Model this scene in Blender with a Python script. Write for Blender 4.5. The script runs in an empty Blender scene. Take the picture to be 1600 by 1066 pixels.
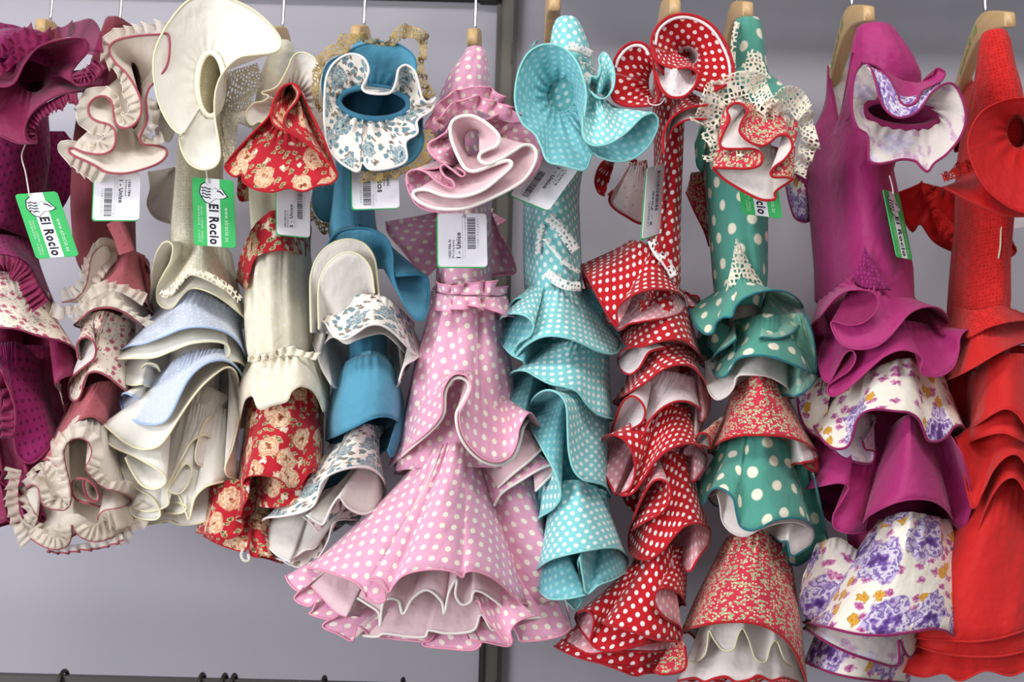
import bpy, math, random
import numpy as np
from mathutils import Matrix, Vector
random.seed(7); rng = np.random.default_rng(7)
sc = bpy.context.scene
COL = sc.collection
# ------------------------------------------------------------------ camera, world, lights, exposure
U = 0.00075                       # one photograph pixel at the rail's depth, in metres
DIST = 2000.0                     # camera to rail plane, in those units
FPX = 2000.0
PITCH = math.radians(10.95); ROLL = math.radians(1.4)
CAMP = np.array([0.0, -DIST*U, 1.15])
fw = np.array([0, math.cos(PITCH), math.sin(PITCH)])
r0 = np.array([1.0, 0, 0]); u0 = np.array([0, -math.sin(PITCH), math.cos(PITCH)])
cr, sr = math.cos(ROLL), math.sin(ROLL)
rt = cr*r0 + sr*u0; up = cr*u0 - sr*r0
cam = bpy.data.cameras.new('camera'); camo = bpy.data.objects.new('camera', cam); COL.objects.link(camo)
cam.sensor_width = 36.0; cam.lens = 36.0*FPX/1600.0; cam.clip_start = 0.02
camo.matrix_world = Matrix(((rt[0], up[0], -fw[0], CAMP[0]), (rt[1], up[1], -fw[1], CAMP[1]), (rt[2], up[2], -fw[2], CAMP[2]), (0, 0, 0, 1)))
cam.dof.use_dof = True; cam.dof.focus_distance = 1.36; cam.dof.aperture_fstop = 9.0
sc.camera = camo
w = bpy.data.worlds.new('world'); sc.world = w; w.use_nodes = True
bg = w.node_tree.nodes['Background']; bg.inputs[0].default_value = (0.97, 0.97, 1.0, 1); bg.inputs[1].default_value = 0.5
def area(name, loc, look, sx, sy, power, color=(1, .97, .93)):
    l = bpy.data.lights.new(name, 'AREA'); l.shape = 'RECTANGLE'; l.size = sx; l.size_y = sy; l.energy = power; l.color = color
    o = bpy.data.objects.new(name, l); COL.objects.link(o); o.location = loc
    o.rotation_euler = (Vector(look)-Vector(loc)).to_track_quat('-Z', 'Y').to_euler()
    return o
area('ceiling_lamp', (-1.0, -1.55, 2.96), (-0.5, 0, 1.3), .7, .5, 16)
area('ceiling_lamp', (0.15, -1.55, 2.96), (0.1, 0, 1.3), .7, .5, 23)
area('ceiling_lamp', (1.3, -1.55, 2.96), (0.6, 0, 1.4), .7, .5, 17)
area('left_fill_light', (-2.6, -2.4, 0.95), (-0.5, 0.2, 0.95), 1.6, 1.7, 96, (.93, .95, 1))  # added cool fill from the left, brightens the lower wall; no window there
sc.view_settings.view_transform = 'Standard'; sc.view_settings.look = 'None'
sc.view_settings.exposure = 0.0; sc.view_settings.gamma = 1.0; sc.view_settings.use_curve_mapping = False

# ------------------------------------------------------------------ helpers
def W(p):
    """photograph pixel + distance in front of the rail plane -> world point(s)"""
    p = np.atleast_2d(np.asarray(p, float))
    dr = FPX*fw[None] + (p[:, 0:1]-800)*rt[None] - (p[:, 1:2]-533)*up[None]
    t = (-p[:, 2]*U - CAMP[1])/dr[:, 1]
    return CAMP[None] + dr*t[:, None]
def P(s, d=None):
    """'x,y x,y,d ...' -> list of [x,y,d]; missing d -> nan or default"""
    out = []
    for a in s.split():
        v = [float(k) for k in a.split(',')]
        if len(v) < 3: v.append(np.nan if d is None else d)
        out.append(v)
    return np.array(out)
def spline(p, n, closed=False):
    """Catmull-Rom through p, resampled to n points evenly along its length"""
    p = np.asarray(p, float)
    if closed: q = np.vstack([p[-1], p, p[0], p[1]])
    else: q = np.vstack([2*p[0]-p[1], p, 2*p[-1]-p[-2]])
    segs = []
    t = np.linspace(0, 1, 10, endpoint=False)[:, None]
    for i in range(1, len(q)-2):
        a, b, c, e = q[i-1], q[i], q[i+1], q[i+2]
        segs.append(0.5*((2*b)+(-a+c)*t+(2*a-5*b+4*c-e)*t*t+(-a+3*b-3*c+e)*t**3))
    segs.append(q[-2][None])
    f = np.vstack(segs)
    L = np.r_[0, np.cumsum(np.linalg.norm(np.diff(f[:, :2], axis=0), axis=1)+1e-6)]
    s = np.linspace(0, L[-1], n, endpoint=not closed)
    return np.stack([np.interp(s, L, f[:, k]) for k in range(f.shape[1])], 1)
def link(name, me, parent=None, mats=()):
    o = bpy.data.objects.new(name, me); COL.objects.link(o)
    for m in mats: me.materials.append(m)
    if parent is not None: o.parent = parent
    return o
def origin(parent):
    v = np.zeros(3)
    while parent is not None:
        v += np.array(parent.location); parent = parent.parent
    return v
def mesh(name, V, F, parent=None, mats=(), uv=None, smooth=True, thick=0.0):
    """one mesh object; V are world points"""
    V = np.asarray(V, float) - origin(parent)[None]
    me = bpy.data.meshes.new(name)
    me.from_pydata(V.tolist(), [], F if isinstance(F, list) else F.tolist())
    if uv is not None:
        l = me.uv_layers.new(name='UVMap')
        idx = np.empty(len(me.loops), np.int32); me.loops.foreach_get('vertex_index', idx)
        l.data.foreach_set('uv', np.asarray(uv, np.float32)[idx].ravel())
    me.polygons.foreach_set('use_smooth', [smooth]*len(me.polygons))
    o = link(name, me, parent, mats)
    if thick:
        m = o.modifiers.new('cloth', 'SOLIDIFY'); m.thickness = thick*U; m.offset = -1
        m.material_offset = 1 if len(mats) > 1 else 0; m.material_offset_rim = 0
    return o
def grid(name, G, parent, mats, closed=False, uv=None, thick=1.0, flip=False, flat=True):
    """G: rows x cols x 3 world points"""
    R, C, _ = G.shape
    V = G.reshape(-1, 3)
    if uv is None:
        d = np.linalg.norm(np.diff(G, axis=1), axis=2)/U
        u = np.concatenate([np.zeros((R, 1)), np.cumsum(d, 1)], 1)
        mid = C//3 if closed else C//2
        dv = np.linalg.norm(np.diff(G, axis=0), axis=2)/U
        v = np.concatenate([np.zeros((1, C)), np.cumsum(dv, 0)], 0)
        vm = v.mean(1, keepdims=True); v = 0.5*v+0.5*vm
        Lt, Lh, s_ = u[0, -1], u[-1, -1], float(vm[-1, 0])+1e-6
        if not flat: mid = C//4
        if flat and abs(Lh-Lt) > .08*max(Lt, Lh):       # laid flat, a flared flounce is a ring segment
            k_ = (Lh-Lt)/s_; r_ = Lt/k_
            th = ((u[-1]-u[-1, mid])/(r_+s_))[None]
            uv = np.stack([(r_+v)*np.sin(th), (r_+v)*np.cos(th)], 2).reshape(-1, 2)
        else:
            uv = np.stack([u-u[:, mid:mid+1], v], 2).reshape(-1, 2)
    i, j = np.meshgrid(np.arange(R-1), np.arange(C if closed else C-1), indexing='ij')
    a = i*C+j; b = i*C+(j+1) % C; c = (i+1)*C+(j+1) % C; e = (i+1)*C+j
    F = np.stack([a, e, c, b] if not flip else [a, b, c, e], -1).reshape(-1, 4)
    return mesh(name, V, F, parent, mats, uv=uv, thick=thick)
def tube(name, pts, r, parent, mat, closed=False, sides=6):
    """round cord along world points"""
    p = np.asarray(pts, float); n = len(p)
    if closed: t = np.roll(p, -1, 0)-np.roll(p, 1, 0)
    else: t = np.gradient(p, axis=0)
    t /= np.linalg.norm(t, axis=1, keepdims=True)+1e-12
    nn = np.zeros_like(p); ref = np.array([0.13, -1.0, 0.21]); ref /= np.linalg.norm(ref)
    prev = ref-t[0]*ref.dot(t[0])
    for k in range(n):
        q = prev-t[k]*prev.dot(t[k]); l = np.linalg.norm(q)
        q = q/l if l > 1e-6 else np.cross(t[k], [0, 0, 1.0]); nn[k] = q; prev = q
    bb = np.cross(t, nn); r = np.broadcast_to(np.asarray(r, float), (n,))
    a = np.linspace(0, 2*np.pi, sides, endpoint=False)
    G = p[:, None]+(nn[:, None]*np.cos(a)[None, :, None]+bb[:, None]*np.sin(a)[None, :, None])*(r*U)[:, None, None]
    V = G.reshape(-1, 3)
    m = n if closed else n-1
    i, j = np.meshgrid(np.arange(m), np.arange(sides), indexing='ij')
    F = np.stack([i*sides+j, ((i+1) % n)*sides+j, ((i+1) % n)*sides+(j+1) % sides, i*sides+(j+1) % sides], -1).reshape(-1, 4).tolist()
    if not closed:
        F.append(list(range(sides))[::-1]); F.append([(n-1)*sides+k for k in range(sides)])
    return mesh(name, V, F, parent, [mat], uv=None)
def box(name, lo, hi, parent, mat, bevel=0.0):
    lo = np.minimum(lo, hi); hi2 = np.maximum(lo, hi); hi = hi2
    V = [(x, y, z) for x in (lo[0], hi[0]) for y in (lo[1], hi[1]) for z in (lo[2], hi[2])]
    F = [[0, 1, 3, 2], [4, 6, 7, 5], [0, 4, 5, 1], [2, 3, 7, 6], [0, 2, 6, 4], [1, 5, 7, 3]]
    o = mesh(name, V, F, parent, [mat], smooth=False)
    if bevel:
        b = o.modifiers.new('edge', 'BEVEL'); b.width = bevel; b.segments = 2
    return o
def noise1(n, k, amp):
    """smooth random wiggle of n samples with about k knots"""
    x = np.linspace(0, 1, k+2); y = rng.normal(0, amp, k+2)
    return np.interp(np.linspace(0, 1, n), x, y)
def fill_depth(p, dm, de=0.0, k=0.8, cap=45, off=0.0):
    """depth for a traced edge: round towards the viewer, folds that rise in view come nearer"""
    p = p.copy(); x = p[:, 0]; y = p[:, 1]
    lo, hi = x.min(), x.max(); t = (x-lo)/(hi-lo+1e-6)
    base = de+(dm-de)*np.sqrt(np.clip(1-(2*t-1)**2, 0, 1))**0.8
    c = np.polyfit(x, y, 2) if len(x) > 4 else np.polyfit(x, y, 1)
    dev = np.clip(k*(np.polyval(c, x)-y), -cap, cap)
    d = base+dev+off
    m = np.isnan(p[:, 2]); p[m, 2] = d[m]
    return p
def piping_of(part, hemw, pipe, closed=False, name='piping'):
    return tube(name, hemw, pipe[1], part, pipe[0], closed)
def tier(root, top, hem, mats, dt=70, dh=120, db=90, k=0.8, cap=45, off=0.0, pipe=None, name='skirt_flounce', back=True,
         power=1.15, bulge=0.0, gather=2.0, gn=26, rows=13, de=0.0, thick=1.2, frac=0.35, pname='piping'):
    """a flounce: traced front edge, gathered top line, rounded back"""
    hp = P(hem) if isinstance(hem, str) else hem; tp = P(top) if isinstance(top, str) else top
    hp = fill_depth(hp, dh, de, k, cap, off); tp = fill_depth(tp, dt, de*0.6, 0, 0, off)
    n = int(min(220, max(40, 6*len(hp))))
    h = spline(hp, n)
    L = np.linspace(0, 1, n)
    pr = np.r_[0, np.cumsum(np.maximum(np.diff(h[:, 0]), 0)+1e-4)]; pr /= pr[-1]
    tt = frac*L+(1-frac)*pr
    ts = spline(tp, 120)
    t = np.stack([np.interp(tt, np.linspace(0, 1, 120), ts[:, q]) for q in range(3)], 1)
    H = W(h); T = W(t); nf = n
    if back:
        nb = 34; ph = np.linspace(0, np.pi, nb+2)[1:-1]
        def arc(A, B, amp):
            q = A[None]*(0.5+0.5*np.cos(ph))[:, None]+B[None]*(0.5-0.5*np.cos(ph))[:, None]
            q[:, 1] += db*U*np.sin(ph)
            wv = np.sin(ph*11+rng.uniform(0, 6))*amp*U*np.sin(ph)
            q[:, 2] += wv*0.6; q[:, 1] += wv; return q
        H = np.vstack([H, arc(H[-1], H[0], 9)]); T = np.vstack([T, arc(T[-1], T[0], 0)])
    v = np.linspace(0, 1, rows)
    ctr = T.mean(0); ctr2 = H.mean(0)
    G = np.empty((rows, len(H), 3))
    u = np.linspace(0, 1, len(H))
    wig = np.sin(u*np.pi*2*gn+noise1(len(H), 9, 0.7)*2.2)
    for a, q in enumerate(v):
        z = q; xy = q**power
        G[a, :, 2] = T[:, 2]+(H[:, 2]-T[:, 2])*z
        G[a, :, :2] = T[:, :2]+(H[:, :2]-T[:, :2])*xy
        cc = (ctr*(1-q)+ctr2*q)[:2]
        rad = G[a, :, :2]-cc[None]; rad /= np.linalg.norm(rad, axis=1, keepdims=True)+1e-9
        amt = bulge*math.sin(math.pi*q)+gather*wig*math.exp(-((q-0.12)/0.2)**2)
        G[a, :, :2] += rad*(np.asarray(amt)*U).reshape(-1, 1) if np.ndim(amt) else rad*amt*U
    part = grid(name, G, root, mats, closed=back, thick=thick)
    if pipe: piping_of(part, H, pipe, closed=back, name=pname)
    return part, h, H
def ellipse(cx, cy, rx, ry, d, rot=0, n=24, a0=-90, cw=True):
    a = np.radians(a0)+np.linspace(0, 2*np.pi, n, endpoint=False)*(1 if cw else -1)
    x = rx*np.cos(a); y = ry*np.sin(a); c, s = math.cos(rot), math.sin(rot)
    return np.stack([cx+x*c-y*s, cy+x*s+y*c, np.full(n, float(d))], 1)
def ring_flounce(root, inner, outer, mats, dO=205, pipe=None, name='sleeve_flounce', power=0.9, bulge=0.0, gather=2.0, gn=22, rows=12, thick=1.0, pname='piping'):
    """a cuff flounce: radiates from a sleeve opening (closed loop) to a traced closed edge"""
    op = P(outer, dO) if isinstance(outer, str) else outer
    n = min(240, 7*len(op))
    o = spline(op, n, True)
    ip = spline(inner, 240, True)
    cx, cy = inner[:, 0].mean(), inner[:, 1].mean()
    area2 = np.sum(o[:, 0]*np.roll(o[:, 1], -1)-np.roll(o[:, 0], -1)*o[:, 1])
    ar1 = np.sum(ip[:, 0]*np.roll(ip[:, 1], -1)-np.roll(ip[:, 0], -1)*ip[:, 1])
    if ar1*area2 < 0: ip = ip[::-1]
    # match: unwrapped, monotone angle blended with length
    ang = np.unwrap(np.arctan2(o[:, 1]-cy, o[:, 0]-cx)); sg = np.sign(area2)
    pr = np.r_[0, np.cumsum(np.maximum(np.diff(ang)*sg, 0)+1e-4)]; pr = pr/(pr[-1]*(n/(n-1.0)))
    tt = 0.75*pr+0.25*np.arange(n)/n
    ia = np.arctan2(ip[:, 1]-cy, ip[:, 0]-cx)
    st = np.argmin(np.abs(np.angle(np.exp(1j*(ia-ang[0])))))
    ip = np.roll(ip, -st, 0); ipc = np.vstack([ip, ip[:1]])
    t = np.stack([np.interp(tt, np.linspace(0, 1, 241), ipc[:, q]) for q in range(3)], 1)
    G = np.empty((rows, n, 3)); u = np.linspace(0, 1, n, endpoint=False)
    wig = np.sin(u*np.pi*2*gn+noise1(n, 9, 0.7)*2)
    for a, q in enumerate(np.linspace(0, 1, rows)):
        g = t+(o-t)*q; g[:, 2] = t[:, 2]+(o[:, 2]-t[:, 2])*q**power
        g[:, 2] += bulge*math.sin(math.pi*q)+gather*wig*math.exp(-((q-0.15)/0.22)**2)
        G[a] = W(g)
    part = grid(name, G, root, mats, closed=True, thick=thick, flip=(sg > 0))
    if pipe: piping_of(part, G[-1], pipe, True, pname)
    return part, o
def frill(root, path, width, mats, d=None, side=1, wave=14, depth=7, sway=3.0, closed=False, name='frill', pipe=None, vary=0.28, thick=0.7, rows=6, lift=0.0, curl=0.0):
    """a narrow gathered ruffle standing off a line; side +1 = right-hand side going along it in the picture"""
    p = P(path, d) if isinstance(path, str) else path
    if d is not None and not isinstance(path, str): p = p.copy()
    L = np.sum(np.linalg.norm(np.diff(p[:, :2], axis=0), axis=1))
    nw = max(2, int(round(L/wave))); n = min(700, nw*8)
    c = spline(p, n, closed)
    tg = np.gradient(c[:, :2], axis=0); tg /= np.linalg.norm(tg, axis=1, keepdims=True)+1e-9
    for _ in range(2):
        tg = (np.roll(tg, 1, 0)+tg+np.roll(tg, -1, 0)) if closed else np.vstack([tg[:1], (tg[:-2]+tg[1:-1]+tg[2:])/3, tg[-1:]])
    tg /= np.linalg.norm(tg, axis=1, keepdims=True)+1e-9
    nr = np.stack([-tg[:, 1], tg[:, 0]], 1)*side
    ph = np.linspace(0, 2*np.pi*nw, n, endpoint=not closed)+noise1(n, max(3, nw), 1.1)
    am = np.clip(1+noise1(n, max(3, nw//2), vary), .45, 1.5); bm = np.clip(1+noise1(n, nw, .5), .2, 2)
    G = np.empty((rows, n, 3))
    for a, q in enumerate(np.linspace(0, 1, rows)):
        g = c.copy()
        g[:, :2] += nr*(width*q*am)[:, None]+tg*(sway*q*np.sin(ph+0.6)*bm)[:, None]+nr*(q*width*0.12*np.sin(ph)*bm)[:, None]
        g[:, 2] += lift*q+depth*q**0.7*np.cos(ph)*bm+curl*q*q
        G[a] = W(g)
    part = grid(name, G, root, mats, closed=closed, thick=thick, flip=(side < 0))
    if pipe: piping_of(part, G[-1], pipe, closed)
    return part
def column(root, secs, mats, name='bodice', n=48, fold=2.0, nf=7, thick=1.2, cap=False, rows=None):
    """a hanging tube of cloth: sections (y, xleft, xright, depth centre, half depth)"""
    s = np.array(secs, float); m = rows or 5*len(s)
    f = np.linspace(0, len(s)-1, m); i = np.arange(len(s))
    sec = np.stack([np.interp(f, i, s[:, q]) for q in range(5)], 1)
    for _ in range(2):
        sec[1:-1] = (sec[:-2]+2*sec[1:-1]+sec[2:])/4
    a = np.linspace(0, 2*np.pi, n, endpoint=False); G = np.empty((m, n, 3)); pz = rng.uniform(0, 6)
    for k, (y, xl, xr, dc, dr) in enumerate(sec):
        l = W([[xl, y, dc]])[0]; r = W([[xr, y, dc]])[0]; c = (l+r)/2; hw = (r-l)/2
        fl = 1+fold/100*np.sin(nf*a+pz+k*0.05)+fold/160*np.sin((nf*2+1)*a+pz*2+k*0.09)
        # angle 0 = left, quarter = front
        G[k] = c[None]-hw[None]*(np.cos(a)*fl)[:, None]
        G[k, :, 1] -= dr*U*np.sin(a)*fl
    if cap:
        c = G[0].mean(0); e = np.array([c+(G[0]-c)*0.05+[0, 0, 0.004], c+(G[0]-c)*0.6+[0, 0, 0.003]])
        G = np.concatenate([e, G], 0)
    return grid(name, G, root, mats, closed=True, thick=thick, flat=False)
def loops(root, lps, mats, name='bodice', n=72, rows=6, thick=1.2):
    """a tube of cloth through several closed outlines"""
    L = [W(spline(P(l) if isinstance(l, str) else l, n, True)) for l in lps]; G = []
    for a, b in zip(L[:-1], L[1:]):
        G += [a+(b-a)*q for q in np.linspace(0, 1, rows, endpoint=False)]
    G.append(L[-1])
    return grid(name, np.array(G), root, mats, closed=True, thick=thick, flat=False)
def strip(root, path, width, mat, d=None, name='lace_trim', thick=0.6, n=None, lift=0):
    """a flat band sewn along a line in view, width across it"""
    p = P(path, d); n = n or 8*len(p); c = spline(p, n)
    tg = np.gradient(c[:, :2], axis=0); tg /= np.linalg.norm(tg, axis=1, keepdims=True)+1e-9
    nr = np.stack([-tg[:, 1], tg[:, 0]], 1)
    G = []
    for q in np.linspace(-.5, .5, 4):
        g = c.copy(); g[:, :2] += nr*width*q; G.append(W(g))
    return grid(name, np.array(G), root, [mat], thick=thick)
def waves(x0, y0, x1, y1, n, a, b, sag=0.0, jit=0.25):
    """a folded edge between two points: n folds, swing a along, b across"""
    m = n*8+1; t = np.linspace(0, 1, m); ph = 2*np.pi*n*t+noise1(m, n, jit)
    A = 1+noise1(m, n, jit)
    x = x0+(x1-x0)*t+a*A*np.sin(ph); y = y0+(y1-y0)*t+b*A*np.cos(ph)+sag*np.sin(np.pi*t)
    return np.stack([x, y, np.full(m, np.nan)], 1)
def thing(name, label, cat, loc, group=None):
    o = bpy.data.objects.new(name, None); COL.objects.link(o); o.location = loc; o.empty_display_size = 0.05
    o['label'] = label; o['category'] = cat
    if group: o['group'] = group
    return o

# ------------------------------------------------------------------ materials
def hexc(h):
    h = h.lstrip('#'); v = [int(h[i:i+2], 16)/255 for i in (0, 2, 4)]
    return tuple((c/12.92 if c <= .04045 else ((c+.055)/1.055)**2.4) for c in v)+(1,)
class NT:
    def __init__(s, name):
        s.m = bpy.data.materials.new(name); s.m.use_nodes = True; s.t = s.m.node_tree; s.b = s.t.nodes['Principled BSDF']
        s.out = [n for n in s.t.nodes if n.type == 'OUTPUT_MATERIAL'][0]
    def n(s, typ, **kw):
        x = s.t.nodes.new(typ)
        for k, v in kw.items():
            if k.startswith('i_'): x.inputs[k[2:].replace('_', ' ')].default_value = v
            else: setattr(x, k, v)
        return x
    def l(s, a, b): s.t.links.new(a, b)
    def math(s, op, a, b=None, c=None):
        x = s.n('ShaderNodeMath', operation=op)
        for i, v in enumerate((a, b, c)):
            if v is None: continue
            if hasattr(v, 'is_linked'): s.l(v, x.inputs[i])
            else: x.inputs[i].default_value = v
        return x.outputs[0]
    def mix(s, fac, a, b):
        x = s.n('ShaderNodeMix', data_type='RGBA')
        for v, k in ((fac, 0), (a, 6), (b, 7)):
            if hasattr(v, 'is_linked'): s.l(v, x.inputs[k])
            else: x.inputs[k].default_value = v
        return x.outputs[2]
    def uv(s): 
        return s.n('ShaderNodeTexCoord').outputs['UV']
    def mapv(s, v, scale, rot=0.0, loc=(0, 0, 0)):
        x = s.n('ShaderNodeMapping'); x.inputs['Scale'].default_value = (scale[0], scale[1], 1) if isinstance(scale, tuple) else (scale, scale, 1)
        x.inputs['Rotation'].default_value = (0, 0, rot); x.inputs['Location'].default_value = loc; s.l(v, x.inputs[0]); return x.outputs[0]
    def vor(s, v, rnd=1.0, feature='F1'):
        x = s.n('ShaderNodeTexVoronoi', voronoi_dimensions='2D', feature=feature); x.inputs['Scale'].default_value = 1; x.inputs['Randomness'].default_value = rnd
        s.l(v, x.inputs['Vector']); return x
    def noise(s, v, scale, detail=2, dims='2D'):
        x = s.n('ShaderNodeTexNoise', noise_dimensions=dims); x.inputs['Scale'].default_value = scale; x.inputs['Detail'].default_value = detail
        s.l(v, x.inputs['Vector']); return x
    def ramp(s, f, stops):
        x = s.n('ShaderNodeValToRGB'); e = x.color_ramp.elements
        while len(e) < len(stops): e.new(0.5)
        for el, (p, c) in zip(e, stops): el.position = p; el.color = hexc(c)
        s.l(f, x.inputs[0]); return x.outputs[0]
    def step(s, f, thr, soft=0.04):
        x = s.n('ShaderNodeMapRange'); x.inputs[1].default_value = thr-soft; x.inputs[2].default_value = thr+soft
        x.inputs[3].default_value = 1; x.inputs[4].default_value = 0; s.l(f, x.inputs[0]); return x.outputs[0]
    def finish(s, col, rough=.85, spec=.25, sheen=.15, bump=.25, crease=.35, weave=1.1, trans=0.0, alpha=None, see=0.0):
        b = s.b
        if hasattr(col, 'is_linked'): s.l(col, b.inputs['Base Color'])
        else: b.inputs['Base Color'].default_value = col
        b.inputs['Roughness'].default_value = rough; b.inputs['Specular IOR Level'].default_value = spec
        if sheen: b.inputs['Sheen Weight'].default_value = sheen; b.inputs['Sheen Roughness'].default_value = .5
        if bump or crease:
            uv = s.uv()
            n1 = s.noise(uv, weave, 1); n2 = s.noise(uv, 0.035, 2)
            b1 = s.n('ShaderNodeBump'); b1.inputs['Strength'].default_value = bump; b1.inputs['Distance'].default_value = .0006; s.l(n1.outputs[0], b1.inputs['Height'])
            b2 = s.n('ShaderNodeBump'); b2.inputs['Strength'].default_value = crease; b2.inputs['Distance'].default_value = .008; s.l(n2.outputs[0], b2.inputs['Height']); s.l(b1.outputs[0], b2.inputs['Normal'])
            s.l(b2.outputs[0], b.inputs['Normal'])
        cur = b.outputs[0]
        if trans:
            tr = s.n('ShaderNodeBsdfTranslucent'); mx = s.n('ShaderNodeMixShader'); mx.inputs[0].default_value = trans
            if hasattr(col, 'is_linked'): s.l(col, tr.inputs[0])
            else: tr.inputs[0].default_value = col
            s.l(cur, mx.inputs[1]); s.l(tr.outputs[0], mx.inputs[2]); cur = mx.outputs[0]
        if see or alpha is not None:
            tp = s.n('ShaderNodeBsdfTransparent'); mx = s.n('ShaderNodeMixShader')
            if alpha is not None: s.l(alpha, mx.inputs[0]); 
            else: mx.inputs[0].default_value = 1-see
            s.l(tp.outputs[0], mx.inputs[1]); s.l(cur, mx.inputs[2]); cur = mx.outputs[0]
        s.l(cur, s.out.inputs[0])
        return s.m
def plain(name, c, **kw):
    t = NT(name); return t.finish(hexc(c), **kw)
def dots(name, base, dot, pitch, r, rnd=0.0, rot=45, asp=1.0, **kw):
    t = NT(name); v = t.mapv(t.uv(), (1/pitch, asp/pitch), math.radians(rot))
    f = t.step(t.vor(v, rnd).outputs['Distance'], r, .03)
    return t.finish(t.mix(f, hexc(base), hexc(dot)), **kw)
def prints(name, base, layers, **kw):
    """layers: (pitch, radius, keep share, warp, [ramp stops], offset, stretch, rotation)"""
    t = NT(name); uv = t.uv(); col = hexc(base)
    for i, (pitch, rad, keep, warp, stops, off, st, rot) in enumerate(layers):
        nz = t.noise(uv, 1.6/pitch*2.0, 2)
        sub = t.n('ShaderNodeVectorMath', operation='SUBTRACT'); t.l(nz.outputs[1], sub.inputs[0]); sub.inputs[1].default_value = (.5, .5, .5)
        scl = t.n('ShaderNodeVectorMath', operation='SCALE'); t.l(sub.outputs[0], scl.inputs[0]); scl.inputs['Scale'].default_value = warp*pitch
        add = t.n('ShaderNodeVectorMath', operation='ADD'); t.l(uv, add.inputs[0]); t.l(scl.outputs[0], add.inputs[1])
        v = t.mapv(add.outputs[0], (1/pitch, st/pitch), math.radians(rot), (off, off*.7, 0))
        vo = t.vor(v, .9); sep = t.n('ShaderNodeSeparateColor'); t.l(vo.outputs['Color'], sep.inputs[0])
        k = t.math('LESS_THAN', sep.outputs[0], keep)
        f = t.math('MULTIPLY', t.step(vo.outputs['Distance'], rad, .02), k)
        fine = t.noise(uv, 7.0/pitch, 3)
        q = t.math('ADD', t.math('MULTIPLY', t.math('DIVIDE', vo.outputs['Distance'], rad), .55), t.math('MULTIPLY', t.math('SUBTRACT', fine.outputs[0], .28), 1.0))
        col = t.mix(f, col, t.ramp(q, stops))
    return t.finish(col, **kw)
def lace(name, c, pitch, hole=.33, back=None, **kw):
    t = NT(name); uv = t.uv(); v = t.mapv(uv, 1/pitch)
    e = t.vor(v, .55, 'DISTANCE_TO_EDGE').outputs['Distance']
    v2 = t.mapv(uv, 1/(pitch*2.7), .4)
    e2 = t.vor(v2, .7).outputs['Distance']
    solid = t.math('MAXIMUM', t.step(e, hole*.3, .02), t.step(e2, .24, .03))
    if back: return t.finish(t.mix(solid, hexc(back), hexc(c)), **kw)
    return t.finish(hexc(c), alpha=solid, **kw)
def metal(name, c, rough=.3, met=1.0):
    t = NT(name); t.b.inputs['Base Color'].default_value = hexc(c); t.b.inputs['Metallic'].default_value = met; t.b.inputs['Roughness'].default_value = rough; return t.m
def wood(name, a, b):
    t = NT(name); tc = t.n('ShaderNodeTexCoord').outputs['Object']
    mp = t.n('ShaderNodeMapping'); mp.inputs['Scale'].default_value = (220, 14, 160); t.l(tc, mp.inputs[0])
    x = t.n('ShaderNodeTexNoise'); x.inputs['Scale'].default_value = 1; x.inputs['Detail'].default_value = 3; t.l(mp.outputs[0], x.inputs[0])
    c = t.mix(x.outputs[0], hexc(a), hexc(b)); t.l(c, t.b.inputs[0]); t.b.inputs['Roughness'].default_value = .38; return t.m
def wallpaint(name, c):
    t = NT(name); tc = t.n('ShaderNodeTexCoord').outputs['Object']
    x = t.noise(tc, 900, 2, '3D'); y = t.noise(tc, 60, 3, '3D')
    b = t.n('ShaderNodeBump'); b.inputs['Strength'].default_value = .35; b.inputs['Distance'].default_value = .0006
    s = t.math('ADD', t.math('MULTIPLY', x.outputs[0], .6), t.math('MULTIPLY', y.outputs[0], .5)); t.l(s, b.inputs['Height']); t.l(b.outputs[0], t.b.inputs['Normal'])
    t.b.inputs['Base Color'].default_value = hexc(c); t.b.inputs['Roughness'].default_value = .8; t.b.inputs['Specular IOR Level'].default_value = .15
    return t.m
# ------------------------------------------------------------------ the setting
WALLD = -345.0
m_wall = wallpaint('wall_paint', '#b1afb8'); m_post = metal('grey_post', '#5f5b53', .5, .3); m_dark = metal('dark_metal', '#3a3835', .45, .5)
m_chrome = metal('chrome', '#d8d8da', .18); m_floor = wallpaint('floor_paint', '#8f8a86')
wy = -WALLD*U
def struct(o): o['kind'] = 'structure'; return o
post_x0 = W([[753, 1040, WALLD]])[0][0]; post_x1 = W([[779, 1040, WALLD]])[0][0]
struct(box('wall_left', (-3.0, wy, 0), (post_x0, wy+.06, 3.0), None, m_wall))
struct(box('wall_right', (post_x1, wy, 0), (3.0, wy+.06, 3.0), None, m_wall))
struct(box('floor', (-3, -4, -.05), (3, wy+.06, 0), None, m_floor))
struct(box('ceiling', (-3, -4, 3.0), (3, wy+.06, 3.05), None, m_wall))
pst = thing('upright_post', 'grey metal slotted upright post between the two wall panels', 'post', ((post_x0+post_x1)/2, wy, 0))
pw = post_x1-post_x0
box('post_body', (post_x0, wy-.010, 0), (post_x1, wy+.05, 3.0), pst, m_post, .0008)
box('post_flange', (post_x0-.004, wy-.014, 0), (post_x0+.002, wy+.02, 3.0), pst, m_dark)
box('post_flange', (post_x1-.002, wy-.014, 0), (post_x1+.004, wy+.02, 3.0), pst, m_dark)
for i in range(24):
    z = 0.3+i*0.10
    box('slot', (post_x1-.0035, wy-.0145, z), (post_x1+.001, wy-.0138, z+.03), pst, m_dark)
zt = W([[700, 4, WALLD]])[0][2]
b = box('wall_crossbar', (-1.6, wy-.022, zt), (post_x0-.03, wy-.0005, zt+.028), None, m_dark, .001)
bk = box('crossbar_bracket', (post_x0-.03, wy-.024, zt-.003), (post_x0+.003, wy-.0005, zt+.03), b, m_dark, .001); bk.parent = b
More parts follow.
